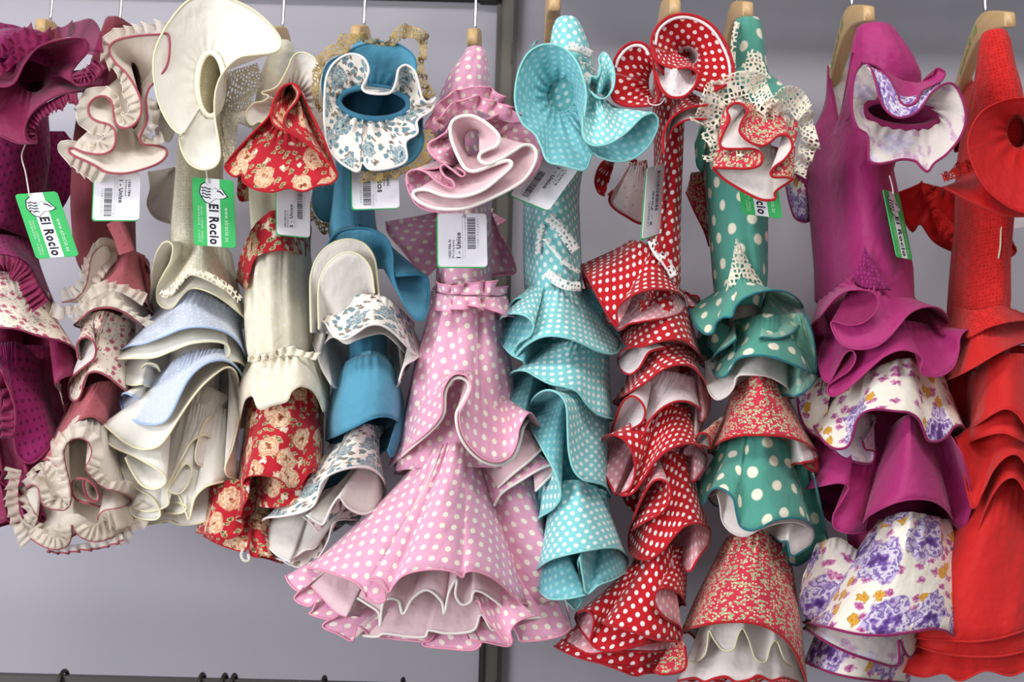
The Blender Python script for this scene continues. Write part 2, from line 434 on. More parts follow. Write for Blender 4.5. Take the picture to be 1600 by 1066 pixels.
b['label'] = 'dark metal crossbar fixed along the top of the left wall panel'; b['category'] = 'crossbar'
def rail(label, x0, x1, zc, mat, name='clothes_rail', r=13, bx=()):
    o = thing(name, label, 'rail', (x0, 0, zc))
    tube('bar', [(x, 0, zc) for x in np.linspace(x0, x1, 6)], r, o, mat, sides=14)
    for x in bx:
        tube('dropper', [(x, 0, zc), (x, 0, zc+.5), (x, 0, 2.98)], 8, o, mat, sides=8)
    return o
RZL = W([[560, -55, 0]])[0][2]; RZR = W([[1200, -95, 0]])[0][2]
rail('chrome clothes rail above the left bay carrying the left row of hangers', -1.15, post_x0+.005, RZL, m_chrome, bx=(-1.1, post_x0-.03))
rail('chrome clothes rail above the right bay carrying the right row of hangers', post_x1-.005, 1.15, RZR, m_chrome, bx=(post_x1+.03, 1.1))
lr = thing('lower_rail', 'dark flat lower clothes rail crossing the bottom left of the wall', 'rail', (-.9, 0, .9))
lz = W([[240, 1058, 0]])[0][2]
box('bar', (-1.15, -.012, lz-.03), (post_x0, .012, lz), lr, m_dark, .001)
for x in (-1.1, post_x0-.02): box('leg', (x-.008, -.01, 0.0), (x+.008, .01, lz-.028), lr, m_dark)

sh = box('shade_shelf', (post_x1+.004, 0.005, 2.045), (1.6, wy-.0005, 2.065), None, m_dark, .002)  # unseen board, added so its shadow darkens the top of the right wall
sh['label'] = 'unseen dark shelf board added above the right-hand rail to shade the wall'; sh['category'] = 'shelf'
m_wood = wood('hanger_wood', '#d9b98a', '#c39c68'); m_green_ink = plain('green_ink', '#6fae5a', bump=0, crease=0, sheen=0)
TXT = {}
def text2d(s, bold=0.0, shear=0.0):
    k = (s, bold, shear)
    if k in TXT: return TXT[k]
    cu = bpy.data.curves.new('t', 'FONT'); cu.body = s; cu.offset = bold; cu.shear = shear; cu.resolution_u = 3; cu.size = 1; cu.space_character = 1.18
    o = bpy.data.objects.new('t', cu); COL.objects.link(o); bpy.context.view_layer.update()
    me = o.evaluated_get(bpy.context.evaluated_depsgraph_get()).to_mesh()
    V = np.array([v.co[:2] for v in me.vertices]) if len(me.vertices) else np.zeros((0, 2)); F = [list(p.vertices) for p in me.polygons]
    bpy.data.objects.remove(o); bpy.data.curves.remove(cu)
    lo, hi = V.min(0), V.max(0); V = (V-lo)/(hi-lo)
    TXT[k] = (V, F); return TXT[k]
def hanger(x, y, label, rail_z, span=135, text=False, thick=24, group=None, near=115):
    """wooden hanger end-on to the viewer: head at pixel (x, y)"""
    c = W([[x, y, 0]])[0]; h = thing('clothes_hanger', label, 'hanger', c, group or 'wooden hangers on the rail')
    s = np.linspace(-1, 1, 41)
    dep = np.where(s > 0, s*near, s*span); ad = np.abs(dep)/span; drop = 6*ad**2+62*np.clip(ad-.06, 0, 1)**1.25
    hgt = 44-18*np.abs(s); th = thick*(1-.35*np.abs(s)**2)
    ring = []
    for q in range(41):
        a = np.linspace(0, 2*np.pi, 16, endpoint=False)
        ca, sa = np.cos(a), np.sin(a); sx = np.sign(ca)*np.abs(ca)**.35; sz = np.sign(sa)*np.abs(sa)**.35
        ring.append(np.stack([c[0]+sx*th[q]/2*U, np.full(16, -dep[q]*U), c[2]-drop[q]*U-hgt[q]/2*U+sz*hgt[q]/2*U], 1))
    G = np.array(ring); V = G.reshape(-1, 3)
    i, j = np.meshgrid(np.arange(40), np.arange(16), indexing='ij')
    F = np.stack([i*16+j, i*16+(j+1) % 16, (i+1)*16+(j+1) % 16, (i+1)*16+j], -1).reshape(-1, 4).tolist()
    F += [list(range(16))[::-1], [40*16+k for k in range(16)]]
    mesh('wooden_arm', V, F, h, [m_wood])
    zr = rail_z; rr = 17*U
    pts = [(c[0], 0, c[2]-.004)]+[(c[0], 0, z) for z in np.linspace(c[2]+.01, zr-rr*1.4, 8)]
    a = np.radians(np.linspace(-75, 215, 22))
    hook = [(c[0], -(rr*1.02)*math.cos(k)*1.0+0, zr+rr*1.02*math.sin(k)) for k in a]
    tube('hook', np.vstack([pts, hook]), 2.6, h, m_chrome, sides=8)
    tube('collar', [(c[0], 0, c[2]-.001), (c[0], 0, c[2]+.003)], 5, h, m_chrome, sides=12)
    if text:
        V, F = text2d('El Rocio', .02)
        # printed along the left-hand face of the arm, following its slope towards the wall
        w_, h_ = 92, 13
        pts = []
        for (a_, b_) in V:
            dd = -8-a_*w_; sq = abs(dd)/span; dr = 6*sq**2+62*max(sq-.06, 0)**1.25
            pts.append((c[0]-thick/2*U*(1-.35*sq**2)-.0004, -dd*U, c[2]-(dr+26-b_*h_)*U))
        mesh('printed_name', pts, F, h, [m_green_ink], smooth=False)
    return h
# ------------------------------------------------------------------ cloths
CR = dict(rough=.9, sheen=.2)
m_mag_dot = dots('magenta_plumeti', '#881858', '#560c38', 13, .2, .1, 30, crease=.5)
m_plum = plain('plum_satin', '#8f2050', rough=.5, spec=.4, trans=.12)
m_plum_d = plain('plum_frill', '#881248', rough=.5, spec=.4, trans=.15)
m_mag_org = plain('magenta_organza', '#9c1c5c', rough=.55, trans=.35, see=.35)
m_rosef = prints('cream_rosebud_cotton', '#eedfcd', [(15, .3, .7, .25, [(.2, '#8a2f44'), (.5, '#c26a7c'), (.8, '#d99aa0')], 0, 1, 0), (9, .2, .45, .5, [(.2, '#4c5246'), (.8, '#7d7a60')], 3.3, 2.4, 25)])
m_rose = dots('dusty_rose_cotton', '#b05c63', '#9a4a52', 17, .1, .4, 45)
m_rose_d = plain('dusty_rose_lining', '#7b363f')
m_rose_pipe = plain('rose_piping', '#a14d57', crease=0)
m_cream_org = plain('cream_organza', '#f5ece0', rough=.6, trans=.22, see=.12)
m_cream_fr = plain('cream_organza_frill', '#f3e9d9', rough=.55, trans=.2, see=.58)
m_ivory_org = plain('ivory_organza', '#f8f5ec', rough=.6, trans=.2, see=.05)
m_ivory = plain('ivory_cotton', '#f7f3e6', trans=.15)
m_ivory_pipe = plain('ivory_piping', '#e9e2bd', crease=0)
m_ivory_lace = lace('ivory_lace', '#f3ebd2', 7, .6)
m_ivory_lace_o = lace('ivory_lace_over_cotton', '#f5eed8', 5, .5, back='#e3dabd', bump=.6)
m_blue = dots('pale_blue_plumeti', '#c9d2e4', '#f2f4f7', 11, .13, .35, 20)
m_blue_pipe = plain('blue_piping', '#a9c2e6', crease=0)
m_ivory_dot = dots('ivory_plumeti', '#f6efd9', '#fdfaf0', 24, .11, .6, 20, trans=.15)
m_red_rose = prints('red_rose_cotton', '#b71c2b', [(16, .34, .55, .45, [(.15, '#3d3a24'), (.5, '#8b7f4d'), (.8, '#d9cfa6')], 1.7, 1.9, 35), (30, .17, .6, .5, [(.2, '#efe6d8'), (.75, '#d8b79a')], 7.1, 1, 0), (46, .37, .75, .22, [(.12, '#6a2b1c'), (.3, '#b86f48'), (.5, '#ecd4b4'), (.68, '#c98a62'), (.9, '#f0dcc0')], 4.2, 1, 0)])
m_red_pipe = plain('red_piping', '#b3121f', crease=0)
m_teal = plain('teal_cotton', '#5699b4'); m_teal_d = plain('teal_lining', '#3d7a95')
m_teal_pipe = plain('teal_piping', '#35809e', crease=0)
m_blue_fl = prints('white_blue_floral_cotton', '#ece4da', [(17, .34, .6, .5, [(.2, '#5b4a44'), (.5, '#8c8074'), (.85, '#a9a090')], 2.9, 1.8, 30), (13, .36, .38, .3, [(.1, '#2c3f55'), (.35, '#5d8291'), (.6, '#7f9ea2'), (.85, '#415f75')], 5.5, 1, 0), (50, .34, .9, .6, [(.1, '#2f465c'), (.32, '#6b8d98'), (.45, '#c9cbc2'), (.6, '#55798c'), (.8, '#b9bfb6'), (.95, '#4a6a80')], 1.1, 1, 0)])
m_white_pipe = plain('white_piping', '#e9e4de', crease=0)
m_white = plain('white_lining', '#e6e0d8', trans=.15)
m_eyelet = dots('white_eyelet', '#f0ece2', '#9aa0a0', 19, .09, .7, 10)
m_tan_lace = lace('tan_crochet_lace', '#b69c63', 6.5, .6)
m_pink = dots('pink_polka_cotton', '#e5a7c1', '#f5eedd', 18.5, .235, 0, 20)
m_pink_pipe = plain('pink_piping', '#e89ab4', crease=0)
m_pink_l = plain('pale_pink_lining', '#f2d3d8', trans=.2)
m_cord = plain('white_cord', '#f3ece4', crease=0)
m_cyan = dots('aqua_polka_cotton', '#86d0d2', '#eef5f2', 12.2, .27, 0, 30, asp=.86)
m_cyan_in = dots('aqua_polka_reverse', '#70b9c0', '#9fcdd0', 12.2, .27, 0, 30, asp=.86)
m_cyan_pipe = plain('aqua_piping', '#8ed3d0', crease=0)
m_wlace = lace('white_guipure_lace', '#f4f1ec', 7, .85)
m_red = dots('red_polka_cotton', '#bb131d', '#f4ebe8', 14.6, .245, 0, 25)
m_red_in = dots('red_polka_reverse', '#d99aa2', '#eccfd2', 14.6, .245, 0, 25)
m_red_ey = dots('white_broderie', '#f0e4e4', '#d8bcbf', 22, .1, .8, 10, trans=.12)
m_green = dots('green_polka_cotton', '#529a89', '#f0ead2', 40, .215, .3, 20)
m_green_in = dots('green_polka_reverse', '#7fb3a2', '#b9cdb6', 40, .2, .3, 20)
m_green_pipe = plain('green_piping', '#22707a', crease=0)
m_ditsy = prints('red_ditsy_cotton', '#c73348', [(9, .36, .75, .4, [(.2, '#cfd6a0'), (.5, '#6f8f5a'), (.8, '#dfe3bd')], 1.3, 1.7, 40), (5, .27, .35, .3, [(.2, '#efe3c8'), (.8, '#e0d9b0')], 6.1, 1, 0)])
m_wlin = plain('off_white_lining', '#ece4de', trans=.15)
m_ecru_lace = lace('ecru_crochet_lace', '#f2e9d5', 8, .62)
m_magenta = plain('magenta_cotton_satin', '#a8246c', rough=.55, spec=.35)
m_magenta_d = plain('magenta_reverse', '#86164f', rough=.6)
m_mag_pipe = plain('magenta_piping', '#8e1c58', crease=0)
m_mag_lace = lace('plum_lace', '#74164f', 7, .5, back='#98246a')
m_floral = prints('white_watercolour_floral_cotton', '#efe8da', [(26, .33, .6, .5, [(.2, '#8c2f6e'), (.5, '#c06a9c'), (.85, '#e0b4c8')], 2.2, 1.5, 20), (34, .26, .45, .5, [(.2, '#c98a1c'), (.55, '#e0a848'), (.85, '#a8842c')], 8.4, 1, 0), (92, .42, .8, .45, [(.08, '#3a1c58'), (.3, '#5f3d88'), (.42, '#8a6cb0'), (.54, '#e6dfe8'), (.66, '#6d4a98'), (.85, '#c9b8da')], 4.9, 1, 0)])
m_fl_in = prints('floral_reverse', '#e6dcd6', [(30, .33, .6, .5, [(.2, '#c49ab8'), (.8, '#dfc7d6')], 2.2, 1.5, 20), (70, .36, .6, .5, [(.2, '#c2b4d2'), (.8, '#e2dbe4')], 4.9, 1, 0)], trans=.15)
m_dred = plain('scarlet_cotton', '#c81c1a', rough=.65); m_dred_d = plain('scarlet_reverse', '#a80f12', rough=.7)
m_dred_org = plain('scarlet_organza', '#d61a1c', rough=.5, trans=.3, see=.04)
m_red_lace = lace('scarlet_lace', '#d42420', 6, .5, back='#b81a16', bump=.7)
m_red_lace_a = lace('scarlet_lace_edge', '#c91c1a', 5, .7)
def sleeve(root, a, b, mats, name='sleeve', rows=8, bulge=0):
    G = np.array([W(a+(b-a)*q+np.array([0, 0, bulge*math.sin(math.pi*q)])) for q in np.linspace(0, 1, rows)])
    c = G[-1].mean(0); G = np.concatenate([G, (c+(G[-1]-c)*.5)[None], (c+(G[-1]-c)*.03)[None]], 0)
    return grid(name, G, root, mats, closed=True, thick=1.2)
def dress(x, y, label):
    return thing('flamenco_dress', label, 'dress', W([[x, y, 0]])[0], 'flamenco dresses hung in a row')

# ------------------------------------------------------------------ 1: magenta and plum
D = dress(20, 820, 'dark magenta and plum dress with tiny dots, leftmost in the row')
column(D, [(60, -30, 60, 60, 60), (140, -70, 66, 30, 100), (230, -66, 74, 20, 95), (300, -60, 62, 10, 90), (375, -60, 45, 10, 90)], [m_mag_dot, m_plum])
column(D, [(370, -40.6, 22.6, -20, 34), (560, -37.2, 37.2, -20, 34), (800, -35.3, 45.3, -20, 34)], [m_plum_d], name='skirt_lining')
column(D, [(54, -10, 74, 120, 25), (75, -40, 84, 130, 40), (110, -50, 84, 130, 50)], [m_mag_dot, m_plum], name='sleeve')
e = ellipse(52, 112, 26, 32, 130)
sleeve(D, e, ellipse(40, 130, 20, 25, 60), [m_plum_d], 'sleeve_lining')
_, o = ring_flounce(D, e, '-30,120,200 0,135,212 22,130,212 38,100,216 60,74,216 95,62,216 128,60,206 138,70,200 136,82,190 122,98,170 111,115,190 116,130,207 130,134,207 150,124,190 168,106,175 160,138,150 125,143,190 95,147,204 62,165,208 44,185,212 38,205,212 44,220,205 60,222,190 30,224,170 0,212,168 -30,200,168', [m_plum, m_plum_d], pipe=(m_plum_d, 1.6))
frill(D, '-30,116 0,118 20,104 38,88 60,70 92,60 126,58 138,68 136,84', 23, [m_mag_org], d=206, side=-1, wave=17, depth=9, sway=4)
frill(D, '-20,92 8,86 30,68 55,56', 20, [m_mag_org], d=196, side=-1, wave=15, depth=8)
frill(D, '112,116 117,130 132,134 150,124 166,106', 26, [m_plum_d], d=200, side=-1, wave=8, depth=5, sway=2)
frill(D, '120,146 95,149 64,167 47,186 42,206 48,219', 17, [m_plum_d], d=200, side=-1, wave=8, depth=5, sway=2)
tier(D, '60,205 100,205', '70,322 92,330 112,300 126,262 130,235', [m_mag_dot, m_plum_d], dt=-60, dh=-70, de=-90, back=False, name='sleeve_flounce')
tier(D, '-60,372 -10,366 45,372', '-60,402 -20,398 5,397 30,403 48,417 62,444 78,470', [m_mag_dot, m_plum], dt=80, dh=125, de=10)
frill(D, '-60,404 -20,400 5,399 30,405 48,420 62,448 76,470', 26, [m_plum_d], d=128, side=1, wave=9, depth=6, sway=2.5, lift=6)
tier(D, '-60,420 0,424 40,430 72,455', '-60,508 0,512 30,515 60,525 95,533 115,543 126,556 126,572 116,584 98,590 86,600', [m_rosef, m_plum], dt=70, dh=120, de=20, pipe=(m_plum_d, 1.6), k=.4)
tier(D, '-60,530 0,535 30,535 60,560', '-60,556 -5,572 10,598 20,625 25,650 22,685 28,712 45,724 62,716 80,695 88,678', [m_mag_dot, m_plum_d], dt=60, dh=95, pipe=(m_plum_d, 2), k=.3)
frill(D, '-20,560 2,580 16,612 24,645 22,684', 20, [m_plum_d], d=92, side=1, wave=20, depth=10, sway=4)
tier(D, '-60,600 0,610 70,640', waves(-60, 745, 100, 752, 4, 10, 12), [m_plum_d, m_plum_d], dt=40, dh=70, pipe=(m_plum_d, 1.6))
tier(D, '-60,690 0,700 70,710', waves(-60, 812, 108, 812, 6, 8, 6), [m_plum_d, m_plum_d], dt=40, dh=70, pipe=(m_plum_d, 1.6))
tier(D, '10,540 60,540 112,548', '10,730 45,738 80,734 110,726 134,700', [m_plum_d, m_plum_d], dt=-10, dh=-10, de=-40, db=60)

# ------------------------------------------------------------------ 2: dusty rose with cream organza
D = dress(120, 850, 'dusty rose and cream organza dress with rosebud print and rose-edged ruffles')
column(D, [(50, 170, 215, 60, 60), (130, 150, 212, 30, 90), (230, 125, 205, 0, 100), (340, 119, 203, 0, 95), (420, 126, 206, 0, 90), (450, 150, 200, 0, 70)], [m_rose_d, m_rose_d])
column(D, [(410, 160.4, 194.6, -20, 34), (600, 126.2, 178.8, -20, 34), (830, 74.7, 155.3, -20, 34)], [m_rose_d], name='skirt_lining')
column(D, [(690, 75, 160, 0, 48), (770, 60, 185, 0, 60), (835, 50, 185, 0, 62)], [m_cream_org], name='petticoat', fold=6)
strip(D, '178,345 190,370 198,395', 26, m_rose, d=112, name='waist_panel')
e = ellipse(208, 150, 13, 52, 140)
sleeve(D, e, ellipse(200, 150, 10, 40, 60), [m_rose_d], 'sleeve_lining')
S2 = '264,56,196 248,54,200 215,56,204 185,62,204 172,72,203 172,84,205 181,99,210 196,113,214 208,130,220 217,148,226 221,165,228 219,182,228 208,196,226 195,200,222 183,196,218 178,182,214 176,165,210 170,154,207 158,150,205 145,156,203 138,168,203 141,182,206 153,190,212 168,194,218 179,203,224 181,218,226 177,232,225 165,240,222 148,241,216 128,237,210 114,231,206 107,235,206 114,243,212 132,251,216 150,260,218 166,269,220'
ring_flounce(D, e, S2+' 195,271,224 225,264,222 248,255,214 260,243,205 258,232,190 240,227,205 225,226,214 218,217,218 223,203,218 230,188,216 229,170,214 228,154,212 233,138,208 243,126,200 262,100,190', [m_cream_org, m_cream_org], pipe=(m_rose_pipe, 1.8), power=1.1)
frill(D, S2, 19, [m_cream_fr], side=1, wave=15, depth=9, sway=5, curl=-12, pipe=(m_cream_org, .9))
frill(D, '258,222,200 240,227,205 226,226,212 219,217,214 224,203,214 231,188,212 230,168,210 229,152,208', 16, [m_cream_fr], side=1, wave=14, depth=8, sway=4, curl=-10)
# side flounce at the hip
T2 = '98,472 118,466 132,450 138,425 141,405 150,390 163,383 171,389 167,403 155,416 146,430 140,446'
p_, h_, H_ = tier(D, '148,472 165,455 185,420', T2, [m_cream_org, m_cream_org], dt=70, dh=105, de=60, back=False, pipe=(m_rose_pipe, 1.7), name='hip_flounce')
frill(D, fill_depth(P(T2), 110, 70), 15, [m_cream_fr], side=-1, wave=14, depth=7, sway=4)
tier(D, '176,392 200,388 224,398', '135,462 150,451 168,446 190,450 207,460 225,470 236,482', [m_rose, m_rose_d], dt=75, dh=118, pipe=(m_rose_pipe, 1.2))
tier(D, '205,396 222,402 228,410', '222,470 232,452 234,425 229,412', [m_rose, m_rose_d], dt=40, dh=70, de=30, back=False)
tier(D, '140,462 168,450 192,454 224,474', '116,508 128,497 142,486 160,481 178,482 195,489 210,499 228,514', [m_cream_fr, m_cream_org], dt=108, dh=124, pipe=(m_rose_pipe, 1.7))
frill(D, '120,490 142,470 168,456 192,459 222,478', 15, [m_cream_fr], d=124, side=-1, wave=13, depth=6, sway=4)
frill(D, '116,506 128,495 142,484 160,479 178,480 195,487 210,497 228,512', 17, [m_cream_fr], d=127, side=-1, wave=14, depth=7, sway=4)
frill(D, '84,470 98,478 112,476 120,486', 16, [m_cream_fr], d=80, side=1, wave=14, depth=7, sway=4)
tier(D, '128,500 160,486 205,500', '122,560 120,540 126,530 136,527 146,534 150,546 147,560 136,570 122,581 111,591 107,605 108,618 114,626 122,624 128,612 131,597 138,584 151,581 166,587 181,598 196,610 206,613', [m_rosef, m_wlin], dt=85, dh=112, pipe=(m_rose_pipe, 1.7), k=.5)
tier(D, '95,600 100,640 112,655', '84,600 94,612 100,632 108,628', [m_rosef, m_rose_d], dt=20, dh=40, back=False)
tier(D, '112,622 150,598 190,596', '55,728 66,719 80,721 92,730 104,702 117,664 130,654 146,652 160,661 178,680', [m_rose, m_rose_d], dt=75, dh=95, pipe=(m_rose_pipe, 1.2), k=.15)
B2 = '45,838 58,812 52,800 42,780 41,765 50,757 60,762 64,778 70,790 88,796 103,795 110,782 108,755 101,725 99,705 107,690 122,684 137,689 144,704 140,720 135,730 142,743 160,760 185,768 203,776 204,786 185,795 163,799 154,810 155,826'
tier(D, '60,712 85,705 120,650 160,660 182,690', B2, [m_cream_org, m_cream_org], dt=80, dh=125, de=30, pipe=(m_rose_pipe, 2.0), k=.5, frac=.5, gather=3)
frill(D, fill_depth(P(B2), 132, 36, .5), 21, [m_cream_fr], side=-1, wave=13, depth=8, sway=4, lift=-8)
frill(D, '40,742 66,722 92,740', 16, [m_cream_fr], d=110, side=1, wave=11, depth=6, sway=3)
tier(D, '112,755 130,748 150,760', '157,793 140,787 121,782 112,770 112,756 121,748 136,750 149,761 155,775 152,783 142,782 135,774 131,760 131,748', [m_cream_org, m_cream_org], dt=70, dh=115, de=80, back=False, pipe=(m_rose_pipe, 2), name='inner_flounce')
B3 = '30,812 40,832 58,848 82,858 104,853 111,838 112,820 125,838 150,846 178,838 210,824'
tier(D, '60,740 110,740 185,740', B3, [m_cream_org, m_cream_org], dt=40, dh=98, de=10, pipe=(m_rose_pipe, 1.8), k=.3)
frill(D, fill_depth(P(B3), 104, 16, .3), 24, [m_cream_fr], side=-1, wave=12, depth=8, sway=4)
frill(D, '34,735 28,765 30,795 36,820 52,842', 18, [m_cream_fr], d=70, side=1, wave=13, depth=8, sway=4)
frill(D, '205,790 214,806 196,826 170,840', 18, [m_cream_fr], d=60, side=-1, wave=13, depth=8, sway=4)
frill(D, '70,852 110,852 150,845 190,834', 10, [m_cream_fr], d=80, side=1, wave=16, depth=6, pipe=(m_rose_pipe, 1.5))

# ------------------------------------------------------------------ 3: ivory organza and pale blue
D = dress(290, 820, 'ivory organza dress with wide disc sleeve and pale blue dotted flounces')
column(D, [(70, 300, 350, 90, 30), (150, 300, 352, 30, 90), (250, 285, 342, 0, 95), (320, 279, 346, 0, 95), (395, 270, 355, 0, 90), (425, 285, 342, 0, 70)], [m_ivory_lace_o, m_ivory])
column(D, [(385, 289.2, 335.8, -20, 34), (560, 264.7, 345.3, -20, 34), (800, 228.5, 321.5, -20, 34)], [m_ivory], name='skirt_lining')
e = ellipse(329, 132, 21, 50, 150)
sleeve(D, e, ellipse(333, 135, 17, 42, 60), [m_ivory_lace_o], 'sleeve_lining')
tube('lace_edge', W(spline(e+[0, 0, 4], 90, True)), 4.5, D, m_ivory_lace_o, True)
ring_flounce(D, e, '300,-2,196 330,-10,190 365,0,188 395,15,186 420,36,186 438,60,190 437,76,198 424,83,206 400,86,216 375,90,228 356,104,238 343,124,244 336,150,244 336,185,240 342,220,234 344,245,228 336,260,222 317,265,220 298,257,218 286,240,214 281,222,205 281,212,190 289,208,236 280,208,234 266,196,226 250,166,216 241,126,208 240,92,204 247,66,202 262,38,200 282,12,198', [m_ivory_org, m_ivory_org], pipe=(m_ivory_pipe, 1.6), gather=1, power=1.0)
tier(D, '352,112 345,150 345,190', '402,98 410,130 396,150 392,170 376,184 370,215 362,262 350,258', [m_ivory_lace, m_ivory_lace], dt=150, dh=160, de=150, back=False, name='lace_flounce', thick=.8)
tier(D, '270,262 295,262', '232,268 235,295 230,318 240,338 262,348 288,350 296,320', [m_ivory_org, m_ivory_org], dt=-60, dh=-60, de=-80, back=False, name='sleeve_flounce', pipe=(m_ivory_pipe, 1.3))
tier(D, '236,165 246,160', '244,212 262,222 272,205 262,180', [m_ivory_org, m_ivory_org], dt=120, dh=120, de=110, back=False, name='sleeve_flounce')
tier(D, '275,378 315,372 358,390', '232,482 236,455 238,425 245,395 258,378 270,384 267,408 255,430 246,450 246,470 256,481 270,480 281,466 295,452 312,451 335,460 355,473 372,487 388,502', [m_ivory, m_ivory_org], dt=75, dh=115, pipe=(m_ivory_pipe, 1.7), k=.35)
tier(D, '280,384 315,378 350,392', '250,460 258,465 271,456 286,437 300,430 330,441 358,458 378,478', [m_ivory_lace_o, m_ivory], dt=92, dh=128, back=False, k=.3)
strip(D, '252,454,120 260,460,124 272,450,128 287,431,131 302,424,133 330,434,131 357,451,122 376,470,110', 12, m_ivory_lace, name='lace_trim')
tier(D, '252,478 300,452 372,486', '180,553 200,541 225,537 255,526 285,514 315,511 345,516 365,527 378,543 387,566', [m_blue, m_ivory_org], dt=85, dh=125, pipe=(m_blue_pipe, 1.6), k=.4)
tier(D, '250,490 300,470 368,495', '222,600 205,602 185,595 170,580 169,569 178,562 205,560 240,559 270,548 300,537 335,534 355,540 359,553 352,562 374,566 389,578', [m_ivory_org, m_ivory_org], dt=70, dh=108, pipe=(m_ivory_pipe, 1.5), k=.5)
tier(D, '225,585 232,575 250,580', '221,590 220,576 230,568 244,570 250,580', [m_ivory_org, m_ivory_org], dt=20, dh=70, de=50, back=False, pipe=(m_ivory_pipe, 1.4), name='inner_flounce')
tier(D, '262,572 275,560 300,548 345,545 370,555', '206,618 195,614 188,622 190,636 200,650 215,660 235,664 255,660 268,645 280,620 293,595 308,578 325,567 345,563 362,568 375,582 380,602 373,622', [m_blue, m_ivory_org], dt=80, dh=128, pipe=(m_blue_pipe, 1.7), k=.35, frac=.5)
tier(D, '258,580 300,556 368,560', '196,716 205,735 220,757 240,765 257,758 258,745 240,730 210,713 180,700 160,684 152,670 160,664 175,675 195,692 220,702 245,699 262,682 285,645 310,610 335,586 355,574 368,582 375,612 373,655 363,700 352,730 357,745 369,750', [m_ivory_org, m_ivory_org], dt=60, dh=112, pipe=(m_ivory_pipe, 1.7), k=.3, frac=.5)
tier(D, '262,620 310,600 360,620', '172,706 190,735 212,762 238,778 250,800 246,811 226,812 209,806 204,792 230,800 262,790 262,768 275,745 290,725 300,735 292,760 278,772 264,765 268,748 285,715 300,690 320,680 332,690 330,712 318,728 307,722 306,705 316,668 330,650 340,655', [m_ivory_org, m_ivory_org], dt=40, dh=70, pipe=(m_ivory_pipe, 1.6), k=.1, frac=.7)
tier(D, '275,640 310,630 360,640', '250,790 258,800 272,803 288,800 290,790 270,785 252,788 275,770 290,800 296,812 304,780 320,762 340,755 366,750', [m_ivory_org, m_ivory_org], dt=50, dh=60, pipe=(m_ivory_pipe, 1.7), k=.2, frac=.6)
tier(D, '200,740 280,740 350,740', '205,812 230,820 262,814 280,820 310,818 340,806 372,800', [m_ivory_org, m_ivory_org], dt=10, dh=30, de=-10, pipe=(m_ivory_pipe, 1.5))
tier(D, '355,640 366,650 372,660', '352,700 360,715 373,722 374,690', [m_blue, m_ivory_org], dt=10, dh=20, back=False, de=10)
tier(D, '220,770 240,775 255,775', '216,792 222,800 236,802 246,792', [m_blue, m_blue], dt=0, dh=10, back=False, de=0)

# ------------------------------------------------------------------ 4: ivory with red roses
D = dress(420, 870, 'ivory dotted dress with red rose-print sleeve, hip band and skirt')
column(D, [(70, 432, 458, 95, 22), (95, 420, 462, 80, 50), (150, 405, 470, 30, 90), (260, 396, 450, 0, 95), (310, 391, 478, 0, 90), (380, 396, 480, 0, 80)], [m_ivory_dot, m_ivory])
column(D, [(390, 411.1, 463.9, -20, 34), (600, 410.9, 479.1, -20, 34), (800, 384.7, 465.3, -20, 34)], [m_ivory], name='skirt_lining')
e = ellipse(455, 150, 11, 17, 165)
sleeve(D, e, ellipse(450, 150, 10, 14, 90), [m_red_rose], 'sleeve_lining')
ring_flounce(D, ellipse(458, 160, 20, 25, 140), '408,145 432,136 448,110 458,88 472,82 490,90 503,112 509,145 508,175 502,200 478,216 455,210 430,200 414,196 405,190 392,196 384,178 396,162 412,158 420,150', [m_ivory_org, m_ivory_org], dO=178, pipe=(m_ivory_pipe, 1.3), gather=4)
frill(D, '372,192 392,200 412,202 420,188', 18, [m_ivory_org], d=165, side=-1, wave=26, depth=9, sway=4)
ring_flounce(D, e, '459,131,208 468,140,210 486,176,214 505,215,218 520,255,220 527,275,220 516,287,222 496,290,226 475,299,228 450,294,226 425,300,228 400,296,226 380,284,222 379,272,216 366,276,216 352,263,212 358,250,208 378,226,206 400,203,204 420,182,204 428,158,206 441,136,208', [m_red_rose, m_red_rose], pipe=(m_red_pipe, 1.6), gather=3, power=.8)
tier(D, '458,134 470,165 482,185', '426,166,226 424,186,230 432,198,234 447,205,236 465,214,236 490,232,234 512,252,230 527,273,224', [m_red_rose, m_red_rose], dt=214, dh=234, de=216, back=False, pipe=(m_red_pipe, 1.6), name='sleeve_flounce', frac=.6)
tier(D, '444,136 452,150', '459,131,222 468,143,226 463,158,230 452,172,232 444,186,234 443,198,236', [m_red_rose, m_red_rose], dt=212, dh=232, back=False, pipe=(m_red_pipe, 1.6), name='sleeve_flounce')
tier(D, '372,268 392,275', '370,305 376,315 392,312 396,300', [m_red_rose, m_red_rose], dt=-20, dh=-20, de=-30, back=False, name='sleeve_flounce')
tier(D, '368,438 375,402 387,370 402,347 432,328 484,345', '371,441 384,452 390,427 400,402 425,393 455,392 484,402', [m_red_rose, m_red_rose], dt=114, dh=128, k=.1, name='hip_band', frac=.9)
column(D, [(388, 398, 482, 2, 98), (400, 392, 484, 2, 102), (470, 386, 485, 2, 106), (530, 387, 490, 2, 108), (566, 391, 492, 2, 108), (600, 405, 482, 2, 85)], [m_ivory_dot, m_ivory], name='skirt_panel', fold=4, nf=13)
tier(D, '386,562 415,560 440,553 470,553 496,560', '373,668 377,645 383,625 394,620 400,635 407,641 425,635 448,628 456,613 470,605 487,610 498,625 507,645 514,622', [m_ivory_dot, m_ivory], dt=110, dh=138, bulge=10, gather=5, gn=16, k=.3)
frill(D, '387,566 415,564 440,557 470,557 494,564', 10, [m_ivory_dot], d=120, side=-1, wave=13, depth=6)
